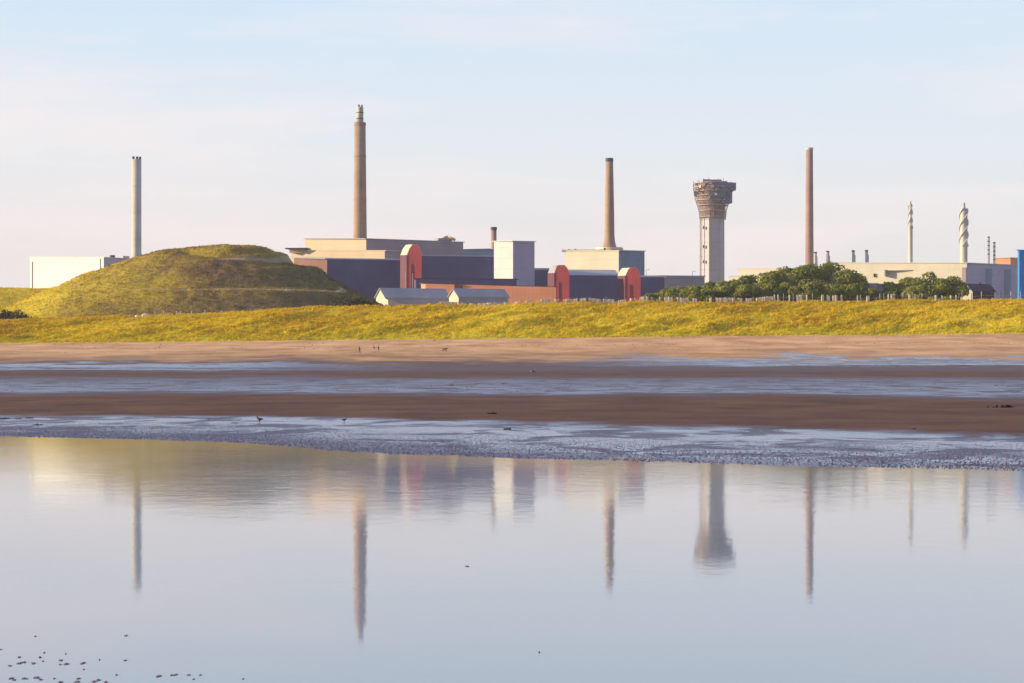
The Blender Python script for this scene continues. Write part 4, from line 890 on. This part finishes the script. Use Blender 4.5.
# ------------------------------------------------------------------ sky, sun, camera
SUN_EL = R(13); SUN_FRONT = R(2.5)                      # from the left, slightly from behind the camera
w = bpy.data.worlds.new('World'); sc.world = w; w.use_nodes = True; t = w.node_tree; t.nodes.clear()
out = t.nodes.new('ShaderNodeOutputWorld'); bg = t.nodes.new('ShaderNodeBackground'); t.links.new(bg.outputs[0], out.inputs[0]); bg.inputs[1].default_value = .10
sky = t.nodes.new('ShaderNodeTexSky'); sky.sky_type = 'NISHITA'; sky.sun_disc = False; sky.sun_elevation = SUN_EL; sky.air_density = 1.2; sky.dust_density = 1.0; sky.ozone_density = 2.0
sv = Vector((-math.cos(SUN_FRONT) * math.cos(SUN_EL), -math.sin(SUN_FRONT) * math.cos(SUN_EL), math.sin(SUN_EL)))
sky.sun_rotation = math.atan2(sv.x, sv.y)
tc = t.nodes.new('ShaderNodeTexCoord'); sx = t.nodes.new('ShaderNodeSeparateXYZ'); t.links.new(tc.outputs['Generated'], sx.inputs[0])
def mth(op, a, b=None, clamp=False):
    nd = t.nodes.new('ShaderNodeMath'); nd.operation = op; nd.use_clamp = clamp
    for i, x in enumerate((a, b)):
        if x is None: continue
        if hasattr(x, 'links'): t.links.new(x, nd.inputs[i])
        else: nd.inputs[i].default_value = x
    return nd.outputs[0]
def rampn(fac, stops):
    nd = t.nodes.new('ShaderNodeValToRGB'); t.links.new(fac, nd.inputs[0]); cr = nd.color_ramp
    while len(cr.elements) < len(stops): cr.elements.new(.5)
    for e_, (p, c) in zip(cr.elements, stops): e_.position = p; e_.color = (*c, 1) if isinstance(c, tuple) else (c, c, c, 1)
    return nd.outputs[0]
def mixn(fac, a, b, mode='MIX'):
    nd = t.nodes.new('ShaderNodeMix'); nd.data_type = 'RGBA'; nd.blend_type = mode
    for i, x in ((0, fac), (6, a), (7, b)):
        if hasattr(x, 'links'): t.links.new(x, nd.inputs[i])
        elif i == 0: nd.inputs[0].default_value = x
        else: nd.inputs[i].default_value = (*x, 1)
    return nd.outputs[2]
grad = rampn(sx.outputs[2], [(0, (.70, .645, .645)), (.065, (.67, .65, .66)), (.11, (.63, .675, .725)), (.19, (.51, .635, .765)), (.35, (.34, .48, .74)), (.7, (.20, .30, .54))])
# warmer to the left (sun side), greyer to the right
side = mth('MULTIPLY_ADD', sx.outputs[0], -1.6, True); side.node.inputs[2].default_value = .35
low = rampn(sx.outputs[2], [(0, 1.0), (.15, 0.0)])
grad = mixn(mth('MULTIPLY', side, low), grad, (.76, .66, .66))
mp = t.nodes.new('ShaderNodeMapping'); t.links.new(tc.outputs['Generated'], mp.inputs[0]); mp.inputs['Scale'].default_value = (3.0, 3.0, 22); mp.inputs['Rotation'].default_value = (0, R(4), 0); mp.inputs['Location'].default_value = (.4, 0, .3)
nz = t.nodes.new('ShaderNodeTexNoise'); t.links.new(mp.outputs[0], nz.inputs[0]); nz.inputs['Scale'].default_value = 1.5; nz.inputs['Detail'].default_value = 6; nz.inputs['Roughness'].default_value = .55
cl = mth('MULTIPLY', rampn(nz.outputs[0], [(.50, 0.0), (.70, 1.0)]), rampn(sx.outputs[2], [(.0, .6), (.12, .6), (.22, .3)]))
grad = mixn(cl, grad, (.82, .71, .70))
# the sky away from the sun (behind the camera and to the right) is darker and bluer
back = mth('ADD', mth('MULTIPLY', sx.outputs[1], -1.0), mth('MULTIPLY', sx.outputs[0], .4))
grad = mixn(rampn(back, [(0.0, 0.0), (.45, .85)]), grad, (.19, .20, .38))
sc10 = t.nodes.new('ShaderNodeVectorMath'); sc10.operation = 'SCALE'; t.links.new(grad, sc10.inputs[0]); sc10.inputs['Scale'].default_value = 10.0
t.links.new(mixn(.88, sky.outputs[0], sc10.outputs[0]), bg.inputs[0])
sd = bpy.data.lights.new('sun', 'SUN'); sd.energy = 5.0; sd.angle = R(.6); sd.color = (1.0, .84, .58); so = bpy.data.objects.new('sun', sd); COL.objects.link(so)
so.rotation_euler = sv.to_track_quat('Z', 'Y').to_euler(); so.location = (-300, -50, 250)
cd = bpy.data.cameras.new('camera'); cam = bpy.data.objects.new('camera', cd); COL.objects.link(cam); sc.camera = cam
cam.location = (0, 0, EYE); cam.rotation_euler = (R(90), 0, 0); cd.sensor_width = 36; cd.lens = F / 1024 * 36; cd.shift_y = (HZ - 341.5) / 1024; cd.clip_end = 9000; cd.clip_start = .1
vs = sc.view_settings; vs.view_transform = 'Standard'; vs.look = 'None'; vs.exposure = .43; vs.gamma = 1; vs.use_curve_mapping = False
sc.cycles.volume_bounces = 0; sc.cycles.max_bounces = 8; sc.cycles.use_denoising = True
